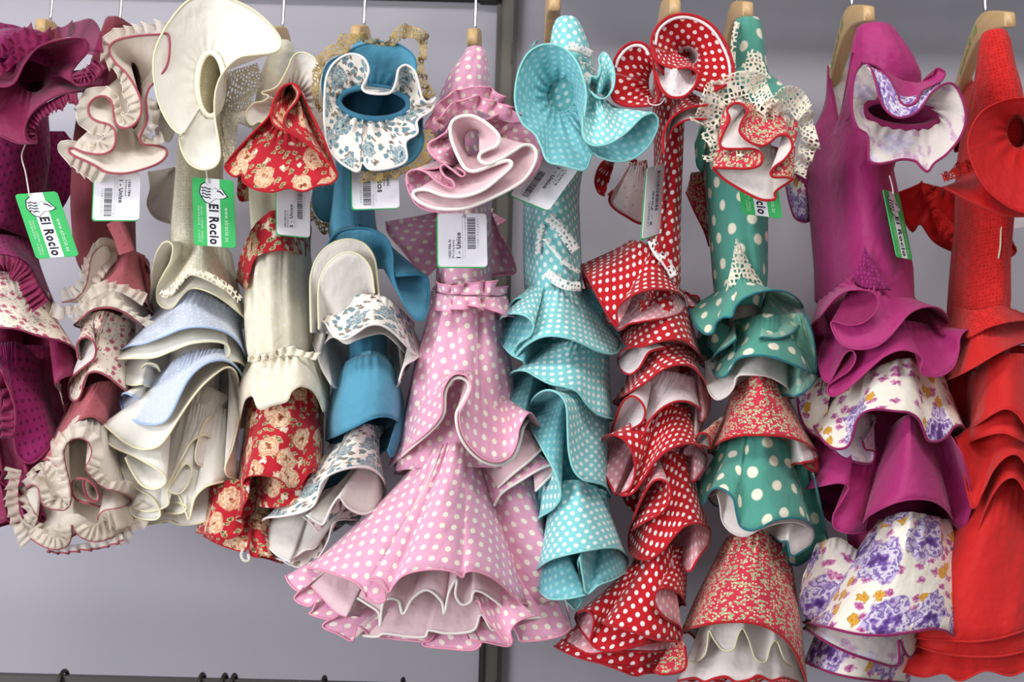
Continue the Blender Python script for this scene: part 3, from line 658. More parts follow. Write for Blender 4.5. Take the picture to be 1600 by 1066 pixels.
tier(D, '394,610 450,600 500,612', '362,812 372,819 380,792 388,774 380,757 386,746 405,743 428,746 442,754 450,764 464,765 474,752 483,740 495,738 503,747', [m_red_rose, m_red_rose], dt=100, dh=122, gather=4, gn=14, k=.4, bulge=4, pipe=(m_red_pipe, 1))
tier(D, '400,680 450,690 498,690', '396,806 402,792 425,794 455,789 480,781 496,766 504,752', [m_red_rose, m_red_rose], dt=70, dh=98, k=.3)
tier(D, '320,760 360,750 420,750', '306,832 330,837 358,842 377,832 378,820 367,812 392,802 404,790', [m_red_rose, m_red_rose], dt=40, dh=78, k=.3, pipe=(m_red_pipe, 1))
tier(D, '330,770 400,780 440,800', '318,838 345,852 382,862 388,846 392,868 412,872 440,880', [m_red_rose, m_red_rose], dt=30, dh=62, k=.3, pipe=(m_red_pipe, 1))
tier(D, '360,800 400,800 430,810', '390,862 405,868 425,872 444,880', [m_red_rose, m_red_rose], dt=40, dh=70, k=.3, back=False)
tube('care_label', W(spline(P('380,858,60 377,868,64 381,876,64 389,876,62 388,866,60'), 24)), 2.5, D, m_white)

# ------------------------------------------------------------------ 5: teal with white floral
D = dress(540, 880, 'teal dress with white and blue floral flounces and tan lace sleeve edging')
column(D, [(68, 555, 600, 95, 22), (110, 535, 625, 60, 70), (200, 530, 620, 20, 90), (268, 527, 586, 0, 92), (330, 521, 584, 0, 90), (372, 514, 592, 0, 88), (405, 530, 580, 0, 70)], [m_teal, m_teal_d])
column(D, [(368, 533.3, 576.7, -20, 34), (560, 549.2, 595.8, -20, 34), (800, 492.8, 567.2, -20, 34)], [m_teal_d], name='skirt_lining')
e0 = ellipse(585, 160, 52, 26, 150)
O5 = '508,168 503,130 512,100 535,86 560,72 590,66 620,68 645,85 652,110 658,145 670,156 660,185 661,225 641,254 600,267 560,264 525,240 508,200'
ring_flounce(D, e0, O5, [m_teal, m_teal_d], dO=188, pipe=(m_teal_pipe, 1.2), gather=2)
frill(D, '506,172 498,160 500,128 508,100 520,88 545,82 548,70 562,66 590,70 612,72 628,62 646,60 656,74 652,96 652,120 656,148 670,154 682,146', 14, [m_tan_lace], d=194, side=-1, wave=24, depth=9, sway=3, name='lace_trim')
frill(D, '660,204 662,228 643,254 602,268 566,266', 15, [m_tan_lace], d=190, side=-1, wave=26, depth=5, sway=2, name='lace_trim')
e = ellipse(584, 161, 55, 25, 180, .05)
ring_flounce(D, e, '507,152,208 510,122,210 520,101,212 538,87,216 555,85,220 569,92,224 576,108,228 572,124,234 566,137,240 575,145,244 600,147,242 612,143,238 619,127,230 623,108,220 635,102,214 648,112,212 655,135,212 661,155,212 674,161,206 681,152,200 674,172,200 652,188,206 652,208,212 634,222,214 635,250,218 612,262,222 580,265,226 566,254,216 560,268,228 545,262,224 528,250,218 512,230,212 507,195,208', [m_blue_fl, m_blue_fl], pipe=(m_white_pipe, 2.0), gather=4, gn=18, power=.8)
tube('cuff_band', W(spline(e+[0, 0, 2], 90, True)), 5, D, m_teal_d, True, sides=8)
sleeve(D, e, ellipse(586, 160, 48, 20, 95), [m_teal_d, m_teal_d], 'sleeve_lining')
column(D, [(262, 545, 600, -100, 20), (300, 490, 530, -90, 20)], [m_teal], name='sleeve')
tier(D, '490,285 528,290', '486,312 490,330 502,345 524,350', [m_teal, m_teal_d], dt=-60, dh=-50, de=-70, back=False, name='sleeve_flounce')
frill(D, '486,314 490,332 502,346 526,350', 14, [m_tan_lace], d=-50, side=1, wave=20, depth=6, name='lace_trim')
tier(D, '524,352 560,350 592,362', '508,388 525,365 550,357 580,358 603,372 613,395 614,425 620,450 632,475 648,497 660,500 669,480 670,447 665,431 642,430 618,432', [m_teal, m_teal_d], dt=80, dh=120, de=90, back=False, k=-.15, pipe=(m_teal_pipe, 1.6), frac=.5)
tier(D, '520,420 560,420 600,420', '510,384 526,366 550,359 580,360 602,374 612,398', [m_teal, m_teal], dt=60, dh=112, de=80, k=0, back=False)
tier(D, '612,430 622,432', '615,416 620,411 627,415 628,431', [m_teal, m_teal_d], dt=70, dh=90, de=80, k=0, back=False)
tier(D, '497,520 540,520 592,478', '486,520 485,470 486,430 497,401 518,381 545,374 570,382 585,405 590,440 592,462', [m_eyelet, m_white], dt=95, dh=138, de=120, back=False, k=0, pipe=(m_ivory_pipe, 1.8), frac=.6)
tier(D, '503,520 540,518 588,480', '498,515 498,450 510,416 535,396 560,398 579,420 585,458', [m_white, m_white], dt=105, dh=148, de=130, back=False, k=0, pipe=(m_ivory_pipe, 1.6), frac=.6)
tier(D, '506,488 528,473 546,462 585,460 612,470 648,505', '517,600 503,576 495,552 487,530 487,511 497,501 507,504 515,516 524,527 540,530 558,520 575,509 595,508 615,520 635,540 659,562 662,546 650,560 632,572 624,594', [m_blue_fl, m_white], dt=120, dh=150, pipe=(m_white_pipe, 1.8), k=.35, frac=.55)
tier(D, '520,490 560,480 620,500', '500,560 505,540 520,527 540,538 556,532 576,525 600,522 622,540 640,565 628,590', [m_white, m_white], dt=100, dh=118, k=.2)
column(D, [(505, 545, 604, 0, 70), (600, 548, 604, 0, 65)], [m_teal_d], name='skirt_panel')
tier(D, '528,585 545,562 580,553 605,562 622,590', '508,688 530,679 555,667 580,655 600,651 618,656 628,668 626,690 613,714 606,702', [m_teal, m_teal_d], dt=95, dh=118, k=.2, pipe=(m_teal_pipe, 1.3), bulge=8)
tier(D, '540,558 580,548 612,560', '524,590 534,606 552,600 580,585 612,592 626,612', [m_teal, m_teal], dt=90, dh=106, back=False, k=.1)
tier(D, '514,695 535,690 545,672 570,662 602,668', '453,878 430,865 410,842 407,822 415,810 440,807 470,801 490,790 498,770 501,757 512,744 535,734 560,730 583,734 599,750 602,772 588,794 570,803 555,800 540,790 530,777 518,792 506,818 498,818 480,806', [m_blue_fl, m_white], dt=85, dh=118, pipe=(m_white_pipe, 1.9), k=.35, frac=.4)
tier(D, '470,790 520,760 590,740', '425,870 450,876 476,860 492,856 500,840 490,822 472,806', [m_white, m_blue_fl], dt=40, dh=72, de=50, k=.1, back=False, pipe=(m_white_pipe, 1.6))
tier(D, '430,800 500,780 590,760', '408,845 430,866 452,882 480,888 498,870 512,846 524,815 560,812', [m_blue_fl, m_blue_fl], dt=30, dh=54, de=20, k=.2, pipe=(m_white_pipe, 1.5))
# ------------------------------------------------------------------ 6: pink polka dots
D = dress(690, 1005, 'pink dress with cream polka dots, white corded edges and full lower skirt')
column(D, [(76, 732, 753, 111, 10), (78, 728, 757, 110, 18), (92, 722, 762, 105, 32), (120, 702, 764, 95, 50), (150, 688, 764, 85, 65), (200, 680, 762, 70, 80), (260, 678, 764, 40, 90), (340, 684, 767, 10, 95), (400, 683, 767, 0, 95), (462, 682, 769, 0, 95)], [m_pink, m_pink_l])
column(D, [(455, 704.2, 750.8, -20, 34), (650, 684.7, 765.3, -20, 34), (900, 638.0, 762.0, -20, 34)], [m_pink_l], name='skirt_lining')
frill(D, '680,212 690,192 705,172 732,160 760,165 778,172 800,178', 22, [m_pink], d=170, side=-1, wave=30, depth=12, sway=5, pipe=(m_pink_pipe, 1.3), curl=14)
frill(D, '690,205 704,186 722,174 745,172 768,182 790,190 815,192', 20, [m_pink], d=186, side=-1, wave=26, depth=12, sway=6, pipe=(m_pink_pipe, 1.3), curl=14)
e = ellipse(742, 222, 17, 24, 150)
ring_flounce(D, e, '669,233,214 672,222,212 690,213,214 699,203,216 705,191,218 716,183,220 736,180,222 757,187,214 776,180,190 800,175,182 822,176,182 823,196,186 835,210,190 850,227,194 848,246,200 835,270,206 815,287,210 790,300,212 765,312,214 735,324,216 700,331,216 670,329,214 650,318,212 638,296,210 635,277,208 642,267,208 665,265,212 685,262,216 690,255,218 678,246,218', [m_pink, m_pink_l], pipe=(m_pink_pipe, 1.4), gather=2)
e2 = ellipse(740, 222, 14, 22, 170)
ring_flounce(D, e2, '723,258,236 712,236,234 704,212,232 705,193,230 717,183,230 736,181,230 753,188,230 769,200,232 780,214,236 776,228,240 762,234,244 750,241,246 750,251,246 764,256,246 785,247,240 803,236,232 818,227,224 832,229,218 838,242,216 832,262,218 815,284,222 780,304,226 732,324,230 690,327,230 660,318,228 646,306,226 650,298,228 668,297,234 695,306,240 725,307,244 755,297,244 780,278,244 799,260,242 794,251,240 770,258,242 745,267,242 731,266,240', [m_pink_l, m_pink_l], pipe=(m_cord, 2.8), gather=1.5, name='sleeve_lining_flounce')
tier(D, '704,195 708,225 720,258', '699,206,236 685,215,236 670,225,232 671,236,234 682,247,238 696,256,240', [m_pink, m_pink_l], dt=226, dh=236, de=230, back=False, pipe=(m_pink_pipe, 1.4), name='sleeve_flounce')
tier(D, '684,256 692,264 712,268', '637,288,220 636,272,222 648,265,226 665,269,232 682,283,238 698,292,242 710,294,244 708,284,246 695,276,246 688,264,244 694,257,244 708,266,246 722,276,246 726,270,244 714,262,242', [m_pink, m_pink], dt=222, dh=240, back=False, pipe=(m_pink_pipe, 1.3), name='sleeve_flounce', frac=.8)
tier(D, '680,332 720,328 770,326', '603,346 606,364 628,390 650,418 668,431 682,415 700,425', [m_pink, m_pink_l], dt=-70, dh=-70, de=-95, back=False, name='sleeve_flounce', pipe=(m_pink_pipe, 1.2))
tier(D, '740,328 760,326 775,335', '766,433 785,430 806,425 796,390 778,358 792,344', [m_pink, m_pink_l], dt=-70, dh=-70, de=-95, back=False, name='sleeve_flounce', pipe=(m_pink_pipe, 1.2))
frill(D, '674,452,40 690,458,95 712,460,118 735,461,124 760,462,116 778,462,90 792,460,40', 19, [m_pink], side=-1, wave=24, depth=15, sway=8, vary=.3, pipe=(m_pink_pipe, 1.2), name='waist_frill')
frill(D, '674,454,40 690,460,95 712,462,118 735,463,124 760,464,116 778,464,90 792,462,40', 22, [m_pink], side=1, wave=26, depth=15, sway=9, vary=.3, lift=10, pipe=(m_pink_pipe, 1.2), name='waist_frill')
column(D, [(460, 681, 782, 0, 105), (520, 664, 790, 0, 112), (580, 646, 798, 0, 118), (655, 634, 805, 0, 114), (740, 620, 810, 0, 112)], [m_pink, m_pink_l], name='skirt_panel', fold=5, nf=11)
tier(D, '642,600 690,588 715,578 745,590 800,625', '608,726 640,698 672,671 690,646 692,613 702,592 716,584 732,590 737,606 728,628 718,648 722,675 735,698 755,716 778,722 798,712 808,690 812,668 827,645 842,664 850,690', [m_pink, m_pink_l], dt=124, dh=168, pipe=(m_pink_pipe, 1.4), k=.25, cap=30, frac=.45)
tier(D, '645,608 690,596 715,584 745,598 795,635', '611,727 642,700 675,672 693,648 696,614 705,596 716,590 729,595 733,606 723,628 713,648 717,676 731,701 753,720 780,727 802,715 812,692 818,668 832,648', [m_pink_l, m_pink_l], dt=118, dh=160, pipe=(m_cord, 2.6), k=.25, cap=30, frac=.45)
tier(D, '740,690 790,690 830,680', '772,790 785,770 812,752 842,734 862,727 866,736 852,752 836,768', [m_pink, m_pink_l], dt=60, dh=84, de=70, back=False, pipe=(m_cord, 2.2), k=.1)
tier(D, '735,690 780,690 825,670', '778,762 800,742 825,722 846,702', [m_pink_l, m_pink], dt=70, dh=92, de=80, back=False, pipe=(m_cord, 2.2), k=.1)
tier(D, '652,716 675,702 700,692 722,695 760,708', '541,964 523,955 500,930 480,908 473,894 482,888 505,892 535,902 558,912 568,925 573,936 590,942 602,938 599,922 589,909 577,906 586,903 598,910 607,926 615,915 628,901 650,893 680,890 708,894 723,903 727,895 742,893 765,901 785,915 803,932 818,943 840,946', [m_pink, m_pink_l], dt=128, dh=172, pipe=(m_pink_pipe, 1.5), k=.3, cap=30, frac=.4, gather=3, gn=12)
tier(D, '735,690 780,690 832,715', '815,950 838,946 862,938 882,930 893,978', [m_pink, m_pink_l], dt=60, dh=70, de=40, back=False)
tier(D, '660,740 700,730 760,740', '482,892 500,908 530,932 550,950 556,935 575,945 592,958 594,980 600,940 622,938 630,960 645,935 668,922 690,940 694,960 702,925 714,905 712,930 722,945 736,940 740,925 752,925 772,938 790,952 812,958 845,950', [m_pink_l, m_pink_l], dt=100, dh=128, pipe=(m_cord, 2.3), k=.2, frac=.5)
tier(D, '660,800 710,800 780,800', '470,930 500,945 535,962 560,990 590,995 600,990 640,995 665,995 670,985 700,990 740,985 752,960 770,985 790,975 812,968 850,966 876,972 888,985', [m_pink_l, m_pink_l], dt=60, dh=96, pipe=(m_cord, 2.2), k=.2, frac=.5)
tier(D, '600,800 710,800 800,800', '446,900 452,912 466,924 474,918 460,936 482,948 494,940 488,955 484,960 515,968 532,960 504,978 530,992 550,1002 556,985 560,978 575,990 590,996 588,982 570,978', [m_pink, m_pink_l], dt=40, dh=92, de=60, k=.1, pipe=(m_pink_pipe, 1.6), frac=.6, back=False)
tier(D, '560,850 700,850 830,850', '590,996 640,1001 668,1003 680,990 660,1008 700,1014 740,1016 752,1004 732,1000 760,1004 795,1010 800,995 780,975 775,955 790,960 808,990 815,1002 850,1000 880,992 893,980', [m_pink, m_pink_l], dt=40, dh=86, de=60, k=.1, pipe=(m_pink_pipe, 1.6), frac=.6, db=150)
tier(D, '640,860 670,860 700,860', '622,962 630,950 646,945 640,965 655,970 668,955 672,940 682,950 690,965 700,960 688,972 660,988 648,975 660,965', [m_pink, m_pink], dt=60, dh=80, de=70, k=.1, back=False, pipe=(m_pink_pipe, 1.4), frac=.7, name='inner_flounce')
tier(D, '720,890 740,890 780,900', '726,948 732,938 748,940 752,952 762,970 775,985 790,1002 800,1004 798,985 812,970 835,962', [m_pink, m_pink_l], dt=100, dh=118, de=105, k=.1, back=False, pipe=(m_pink_pipe, 1.4), frac=.6, name='inner_flounce')

# ------------------------------------------------------------------ 7: aqua polka dots
D = dress(895, 945, 'aqua blue dress with white polka dots and white lace bands on the bodice')
column(D, [(30, 872, 898, 126, 10), (32, 868, 903, 125, 20), (50, 862, 912, 120, 32), (80, 858, 922, 110, 45), (130, 848, 930, 90, 60), (220, 815, 920, 40, 85), (300, 818, 903, 0, 95), (400, 818, 907, 0, 95), (455, 820, 910, 0, 95), (490, 835, 898, 0, 70)], [m_cyan, m_cyan_in])
column(D, [(450, 840.2, 889.8, -20, 34), (650, 862.1, 917.9, -20, 34), (900, 867.1, 922.9, -20, 34)], [m_cyan_in], name='skirt_lining')
strip(D, '888,72,172 905,76,166 924,86,150', 14, m_wlace); strip(D, '905,96,170 918,102,160 930,112,145', 4, m_wlace, name='rickrack'); strip(D, '912,118,165 922,126,158 932,138,146', 16, m_wlace)
strip(D, '856,338,104 872,352,104 886,372,98 900,392,86', 17, m_wlace); strip(D, '850,372,104 866,392,103 882,410,99 906,426,80', 6, m_wlace, name='rickrack')
strip(D, '854,424,105 872,440,108 890,447,106 908,448,92', 15, m_wlace); strip(D, '848,350,98 843,372,95 840,398,92', 9, m_wlace)
e = ellipse(876, 150, 22, 26, 150)
sleeve(D, e, ellipse(872, 150, 16, 20, 100), [m_cyan_in], 'sleeve_lining')
ring_flounce(D, e, '805,160,206 808,120,206 820,90,206 836,75,206 856,69,206 880,75,208 900,95,216 912,125,224 916,150,230 913,180,236 910,208,240 917,222,244 931,227,246 955,222,244 980,205,236 1002,183,222 1017,176,212 1028,186,206 1025,206,200 1010,232,198 986,249,198 960,252,200 936,245,204 926,240,206 919,258,212 911,266,214 882,259,216 856,252,216 846,230,212 836,210,208 816,192,206', [m_cyan_in, m_cyan], pipe=(m_cyan_pipe, 1.7), gather=4, gn=20)
tier(D, '916,140 935,150 960,165', '910,180,240 911,208,246 918,222,250 931,228,252 955,223,250 980,206,240 1002,184,226 1018,177,216', [m_cyan, m_cyan_in], dt=214, dh=246, de=214, back=False, pipe=(m_cyan_pipe, 1.5), name='sleeve_flounce', gather=3, gn=8)
tier(D, '925,150 935,146 948,150', '920,130,215 924,119,216 933,121,216 938,108,214 936,92,212 943,82,212 952,90,212 960,112,214 958,138,220 946,153,226 932,152,226 922,142,222', [m_cyan, m_cyan], dt=206, dh=214, back=False, pipe=(m_cyan_pipe, 1.4), name='sleeve_flounce', frac=.8)
tier(D, '826,72 840,62', '832,80 838,62 840,68', [m_cyan, m_cyan_in], dt=60, dh=60, back=False, name='sleeve_flounce')
tier(D, '846,405 856,440 878,452 908,452', '818,564 798,553 782,533 776,512 783,497 800,490 822,494 834,508 828,525 812,535 803,548 806,557 818,543 838,530 858,525 885,528 910,537 932,548 955,553 968,547 972,535', [m_cyan, m_cyan_in], dt=98, dh=148, pipe=(m_cyan_pipe, 1.7), k=.4, frac=.45)
tier(D, '830,440 850,430', '798,490 797,478 806,467 820,466 832,470', [m_cyan, m_cyan_in], dt=60, dh=80, back=False, de=60, pipe=(m_cyan_pipe, 1.4))
tier(D, '905,450 915,452', '930,540 950,545 966,530 968,505 948,470 925,452', [m_cyan_in, m_cyan_in], dt=10, dh=20, de=0, back=False, pipe=(m_cyan_pipe, 1.4))
tier(D, '846,538 895,532 950,548', '818,650 800,630 794,606 795,588 805,580 822,580 840,590 860,600 885,605 903,613 915,630 930,645 945,652 958,655', [m_cyan, m_cyan_in], dt=95, dh=138, pipe=(m_cyan_pipe, 1.7), k=.4)
tier(D, '868,596 910,612 950,645', '842,809 866,793 876,773 868,740 848,702 832,672 827,645 832,625 845,613 860,610 875,617 885,635 887,670 889,705 896,733 910,749 930,754 947,760 956,777', [m_cyan, m_cyan_in], dt=92, dh=140, pipe=(m_cyan_pipe, 1.8), k=.15, frac=.5)
tier(D, '862,770 880,752 910,752 950,770', '914,930 890,935 860,936 842,922 833,902 843,886 862,874 890,866 920,860 950,856 970,859 981,874 976,893 960,905 935,915 917,928 911,902 906,872', [m_cyan, m_cyan_in], dt=95, dh=140, pipe=(m_cyan_pipe, 1.6), k=.4, gather=5, gn=12, bulge=4, frac=.4)
tier(D, '845,830 880,830 920,830', '832,862 842,860 878,930 890,945 900,952 914,932 926,915', [m_cyan_in, m_cyan_in], dt=50, dh=66, pipe=(m_cyan_pipe, 1.4), k=.2)
tier(D, '835,720 850,740 870,770', '826,800 832,830 838,862 852,820', [m_cyan_in, m_cyan_in], dt=40, dh=50, back=False)
tier(D, '832,560 890,560 948,565', '818,720 835,800 870,815 920,810 956,775', [m_cyan_in, m_cyan_in], dt=-40, dh=-40, de=-60, db=50, k=.1)

# ------------------------------------------------------------------ 8: red polka dots
D = dress(1000, 1040, 'bright red dress with white polka dots and broderie lining in its curled flounces')
column(D, [(28, 1048, 1064, 115, 12), (60, 1035, 1085, 100, 45), (130, 1020, 1075, 70, 70), (200, 1024, 1066, 20, 90), (300, 1024, 1062, 0, 92), (380, 1012, 1060, 0, 90), (450, 1008, 1062, 0, 88), (480, 1015, 1056, 0, 70)], [m_red, m_red_ey])
column(D, [(440, 1015.5, 1049.5, -20, 34), (650, 1008.0, 1067.0, -20, 34), (1000, 979.0, 1041.0, -20, 34)], [m_red_in], name='skirt_lining')
e = ellipse(1074, 88, 17, 15, 165)
sleeve(D, e, ellipse(1068, 92, 13, 12, 120), [m_red_ey], 'sleeve_lining')
DISC = '1018,72,214 1024,46,212 1041,29,210 1065,22,210 1092,27,210 1115,42,210 1132,65,210 1143,92,210 1146,118,210 1132,134,206 1108,144,204 1085,138,202 1060,128,200 1034,112,206'
ring_flounce(D, e, DISC, [m_red, m_red_ey], pipe=(m_red_pipe, 2.3), gather=2)
tube('lining_edge', W(spline(P('1024,70,212 1029,48,211 1045,33,210 1066,27,210 1091,32,210 1112,46,210 1127,68,210 1138,94,210 1141,116,210'), 70)), 2.3, D, m_red_ey)
tier(D, '1048,62 1060,84 1085,95', '1019,72,222 1024,90,226 1038,102,230 1058,107,232 1078,106,234 1092,114,234', [m_red, m_red_ey], dt=190, dh=230, de=205, back=False, pipe=(m_red_pipe, 2), name='sleeve_flounce')
tier(D, '1028,98 1045,106 1062,107 1088,110', '1025,112,226 1031,134,230 1043,149,232 1057,153,232 1072,149,232 1086,134,232 1092,116,234', [m_red_ey, m_red], dt=228, dh=234, de=226, back=False, pipe=(m_red_pipe, 2.2), name='sleeve_flounce')
ring_flounce(D, ellipse(1022, 130, 8, 22, 165), '957,112,196 962,90,198 975,73,200 992,66,202 1008,69,204 1018,82,206 1021,100,206 1024,125,206 1030,148,204 1025,162,200 1000,166,198 972,164,196 956,150,194', [m_red, m_red_ey], pipe=(m_red_pipe, 2.0), gather=3)
tube('lining_edge', W(spline(P('962,106,200 967,91,202 979,77,204 993,71,205 1006,74,206 1014,86,208'), 40)), 2.4, D, m_red_ey)
tier(D, '1016,140 1030,145', '1012,150,214 1016,162,216 1030,163,218 1040,152,220', [m_red_ey, m_red], dt=206, dh=214, back=False, name='sleeve_flounce')
tier(D, '1050,150 1075,142 1098,155', '1037,240,196 1036,215,200 1044,192,206 1060,176,212 1082,167,214 1106,164,212', [m_red, m_red_ey], dt=180, dh=212, de=196, back=False, pipe=(m_red_pipe, 2.2), name='sleeve_flounce')
tier(D, '1050,168 1075,155 1098,160', '1041,222,188 1050,203,194 1066,190,200 1086,186,204 1104,186,202', [m_red_ey, m_red], dt=170, dh=198, de=188, back=False, pipe=(m_red_pipe, 1.8), name='sleeve_flounce')
tier(D, '965,235 985,240 1000,260', '945,306 935,300 930,282 936,262 948,250 975,248 992,256 992,272 978,286 960,296 950,305', [m_red, m_red], dt=-60, dh=-40, de=-60, back=False, name='sleeve_flounce', pipe=(m_red_pipe, 2), frac=.8)
tier(D, '985,255 1010,250', '957,298 952,312 958,324 975,336 1004,349 1020,320', [m_red_ey, m_red], dt=-30, dh=-30, de=-40, back=False, name='sleeve_flounce', pipe=(m_red_pipe, 2.2))
strip(D, '1018,375,112 1028,395,112 1042,412,108 1054,432,102', 14, m_wlace)
for x_, y_ in ((1028, 388), (1041, 410)): strip(D, f'{x_-3},{y_-5},115 {x_},{y_},116 {x_+4},{y_+6},115', 7, m_red_pipe, name='ribbon')
tier(D, '985,375 1008,380 1040,415 1058,440', '908,413 922,440 940,475 955,500 966,511 963,490 970,475 990,461 1015,453 1045,453 1064,460 1070,473 1064,488 1045,496 1015,501 985,506 974,512', [m_red, m_red_in], dt=100, dh=142, pipe=(m_red_pipe, 1.7), k=.3, frac=.45, de=20)
tier(D, '1055,445 1070,455', '1072,462 1090,463 1092,474 1084,480 1076,478', [m_red, m_red_in], dt=20, dh=20, back=False, pipe=(m_red_pipe, 1.6))
tier(D, '1000,470 1040,465 1075,480', '974,508 970,524 979,538 1000,542 1025,535 1050,530 1070,533 1086,545 1099,562', [m_red, m_red_ey], dt=95, dh=132, pipe=(m_red_pipe, 1.8), k=.2)
tier(D, '990,520 1040,515 1085,530', '1040,543 1015,550 1006,563 998,576 985,585 972,579 966,563 971,549 990,542 1020,535 1050,532 1080,545', [m_red_ey, m_red_ey], dt=85, dh=118, pipe=(m_red_pipe, 1.8), k=.2)
tier(D, '1002,550 1040,538 1088,548', '959,626 985,612 1010,597 1035,578 1060,570 1080,573 1098,590 1108,612 1108,640 1100,657', [m_red, m_red_in], dt=92, dh=130, pipe=(m_red_pipe, 1.6), k=.25)
tier(D, '1000,590 1040,580 1090,590', '957,678 985,671 1003,660 1008,642 1000,626 986,619 972,630 962,655 958,680 1000,687 1012,662 1032,640 1055,628 1078,629 1095,642 1097,662 1085,692', [m_red_ey, m_red_ey], dt=80, dh=116, pipe=(m_red_pipe, 1.9), k=.2, frac=.5)
tier(D, '1010,640 1040,625 1082,640', '960,770 945,740 936,705 944,684 960,680 978,690 990,712 992,742 983,765 968,773 986,772 1003,752 1022,723 1045,703 1070,694 1092,697 1104,715 1098,735 1085,752', [m_red, m_red_in], dt=88, dh=122, pipe=(m_red_pipe, 1.9), k=.2, frac=.5)
tier(D, '1012,725 1045,705 1082,715', '988,828 1008,815 1033,802 1047,782 1047,762 1035,750 1020,753 1005,775 992,805 983,835 984,860 997,873 1017,873 1037,858 1055,836 1072,821 1095,818 1109,828 1106,850 1092,870 1080,892', [m_red, m_red_in], dt=88, dh=122, pipe=(m_red_pipe, 1.9), k=.2, frac=.5)
tier(D, '1000,860 1030,850 1076,855', '925,968 950,976 985,986 1020,998 1045,1002 1064,1000 1062,980 1040,966 1026,950 1022,935 1028,922 1045,920 1062,928 1071,946', [m_red, m_red_in], dt=90, dh=122, pipe=(m_red_pipe, 1.8), k=.15, frac=.5)
tier(D, '970,890 1010,880 1060,890', '922,1003 908,985 899,966 905,956 920,955 928,968 926,986 923,1004 937,1015 962,1017 990,1011 1020,1004 1062,1001', [m_red, m_red_in], dt=60, dh=98, pipe=(m_red_pipe, 1.8), k=.15, frac=.5)
tier(D, '940,930 1000,930 1060,930', '878,1000 898,1012 920,1022 945,1020 980,1018 1030,1018 1062,1012', [m_red_in, m_red_in], dt=50, dh=84, pipe=(m_red_pipe, 1.6), k=.15)
tier(D, '940,930 1000,930 1060,930', '866,1010 885,1020 915,1031 950,1038 985,1041 1010,1037 1060,1030', [m_red, m_red_in], dt=35, dh=70, pipe=(m_red_pipe, 1.6), k=.15)
tier(D, '940,950 1000,950 1060,950', '930,1034 965,1046 992,1056 1012,1052 1060,1052', [m_red, m_red_in], dt=20, dh=50, pipe=(m_red_pipe, 1.6), k=.15)
tier(D, '985,520 1030,520 1085,530', '962,760 990,800 1050,810 1092,790', [m_red, m_red_in], dt=-40, dh=-40, de=-60, db=50, k=.1)

# ------------------------------------------------------------------ 9: green with big dots
D = dress(1170, 1060, 'green dress with large ivory dots, ecru crochet lace and red ditsy-print flounces')
column(D, [(31, 1152, 1184, 125, 10), (33, 1148, 1188, 124, 20), (55, 1144, 1192, 118, 32), (110, 1144, 1196, 100, 50), (170, 1118, 1210, 60, 75), (240, 1098, 1200, 10, 92), (330, 1108, 1196, 0, 95), (455, 1117, 1196, 0, 90), (490, 1130, 1186, 0, 68)], [m_green, m_green_in])
column(D, [(450, 1138.3, 1181.7, -20, 34), (700, 1144.7, 1225.3, -20, 34), (1020, 1126.6, 1213.4, -20, 34)], [m_wlin], name='skirt_lining')
strip(D, '1152,34,146 1147,60,150 1145,90,146 1146,112,140', 9, m_ecru_lace); tier(D, '1168,80,156 1178,77,158 1190,84,152', '1160,118,166 1172,126,170 1186,124,168 1202,120,158', [m_ecru_lace, m_ecru_lace], back=False, name='lace_motif', gather=0)
tier(D, '1150,98 1172,96 1196,106', '1108,168,176 1130,140,190 1155,132,200 1180,160,206 1200,168,206 1225,161,204 1247,147,196', [m_green, m_green_in], dt=150, dh=196, de=160, back=False, name='sleeve', pipe=(m_green_pipe, 1.4))
tier(D, '1095,195 1110,190', '1086,225 1090,262 1105,268 1112,240', [m_green, m_green_in], dt=0, dh=0, back=False, name='sleeve_panel')
frill(D, '1122,205,188 1128,182,190 1138,164,196 1155,152,202 1172,158,208 1182,178,210 1198,190,210 1216,182,208 1234,176,204 1246,190,198', 38, [m_ecru_lace], side=-1, wave=34, depth=16, sway=9, name='lace_frill', curl=18, rows=8, vary=.1)
frill(D, '1126,252,182 1122,222,184 1124,200,186', 24, [m_ecru_lace], side=-1, wave=30, depth=10, sway=6, name='lace_frill')
frill(D, '1236,186,190 1250,205,190 1246,236,190 1234,266,188', 30, [m_ecru_lace], side=-1, wave=34, depth=12, sway=7, name='lace_frill')
frill(D, '1130,226,214 1160,228,218 1185,232,220', 18, [m_ecru_lace], side=1, wave=34, depth=8, sway=4, name='lace_frill')
S9 = '1114,262,212 1140,263,222 1172,263,230 1189,256,234 1190,241,234 1176,233,230 1152,233,226 1131,232,222 1125,224,220 1131,206,222 1140,187,224 1136,172,222 1146,162,222 1160,163,224 1167,175,228 1159,190,232 1156,206,236 1170,221,240 1190,228,240 1205,221,236 1216,212,232 1232,213,230 1238,230,230 1226,249,232 1211,260,232 1204,270,230 1209,277,228 1228,277,224 1240,280,216'
tier(D, '1128,172,188 1150,152,196 1190,165,200 1220,175,200 1244,190,196', S9, [m_ditsy, m_wlin], pipe=(m_red_pipe, 2.0), name='sleeve_flounce', back=False, frac=.6, gather=3)
tier(D, '1150,240,196 1190,225,200 1228,235,196', '1114,263,210 1131,280,208 1160,298,206 1189,312,206 1212,311,206 1211,300,210 1238,281,214', [m_wlin, m_ditsy], pipe=(m_red_pipe, 2.0), name='sleeve_flounce', back=False)
tier(D, '1080,270 1110,265', '1072,300 1085,330 1100,360 1108,385', [m_ditsy, m_wlin], dt=-80, dh=-80, de=-90, back=False, name='sleeve_flounce', pipe=(m_red_pipe, 1.6))
frill(D, '1085,300 1100,325 1108,360', 22, [m_ecru_lace], d=-70, side=-1, wave=26, depth=8, name='lace_frill')
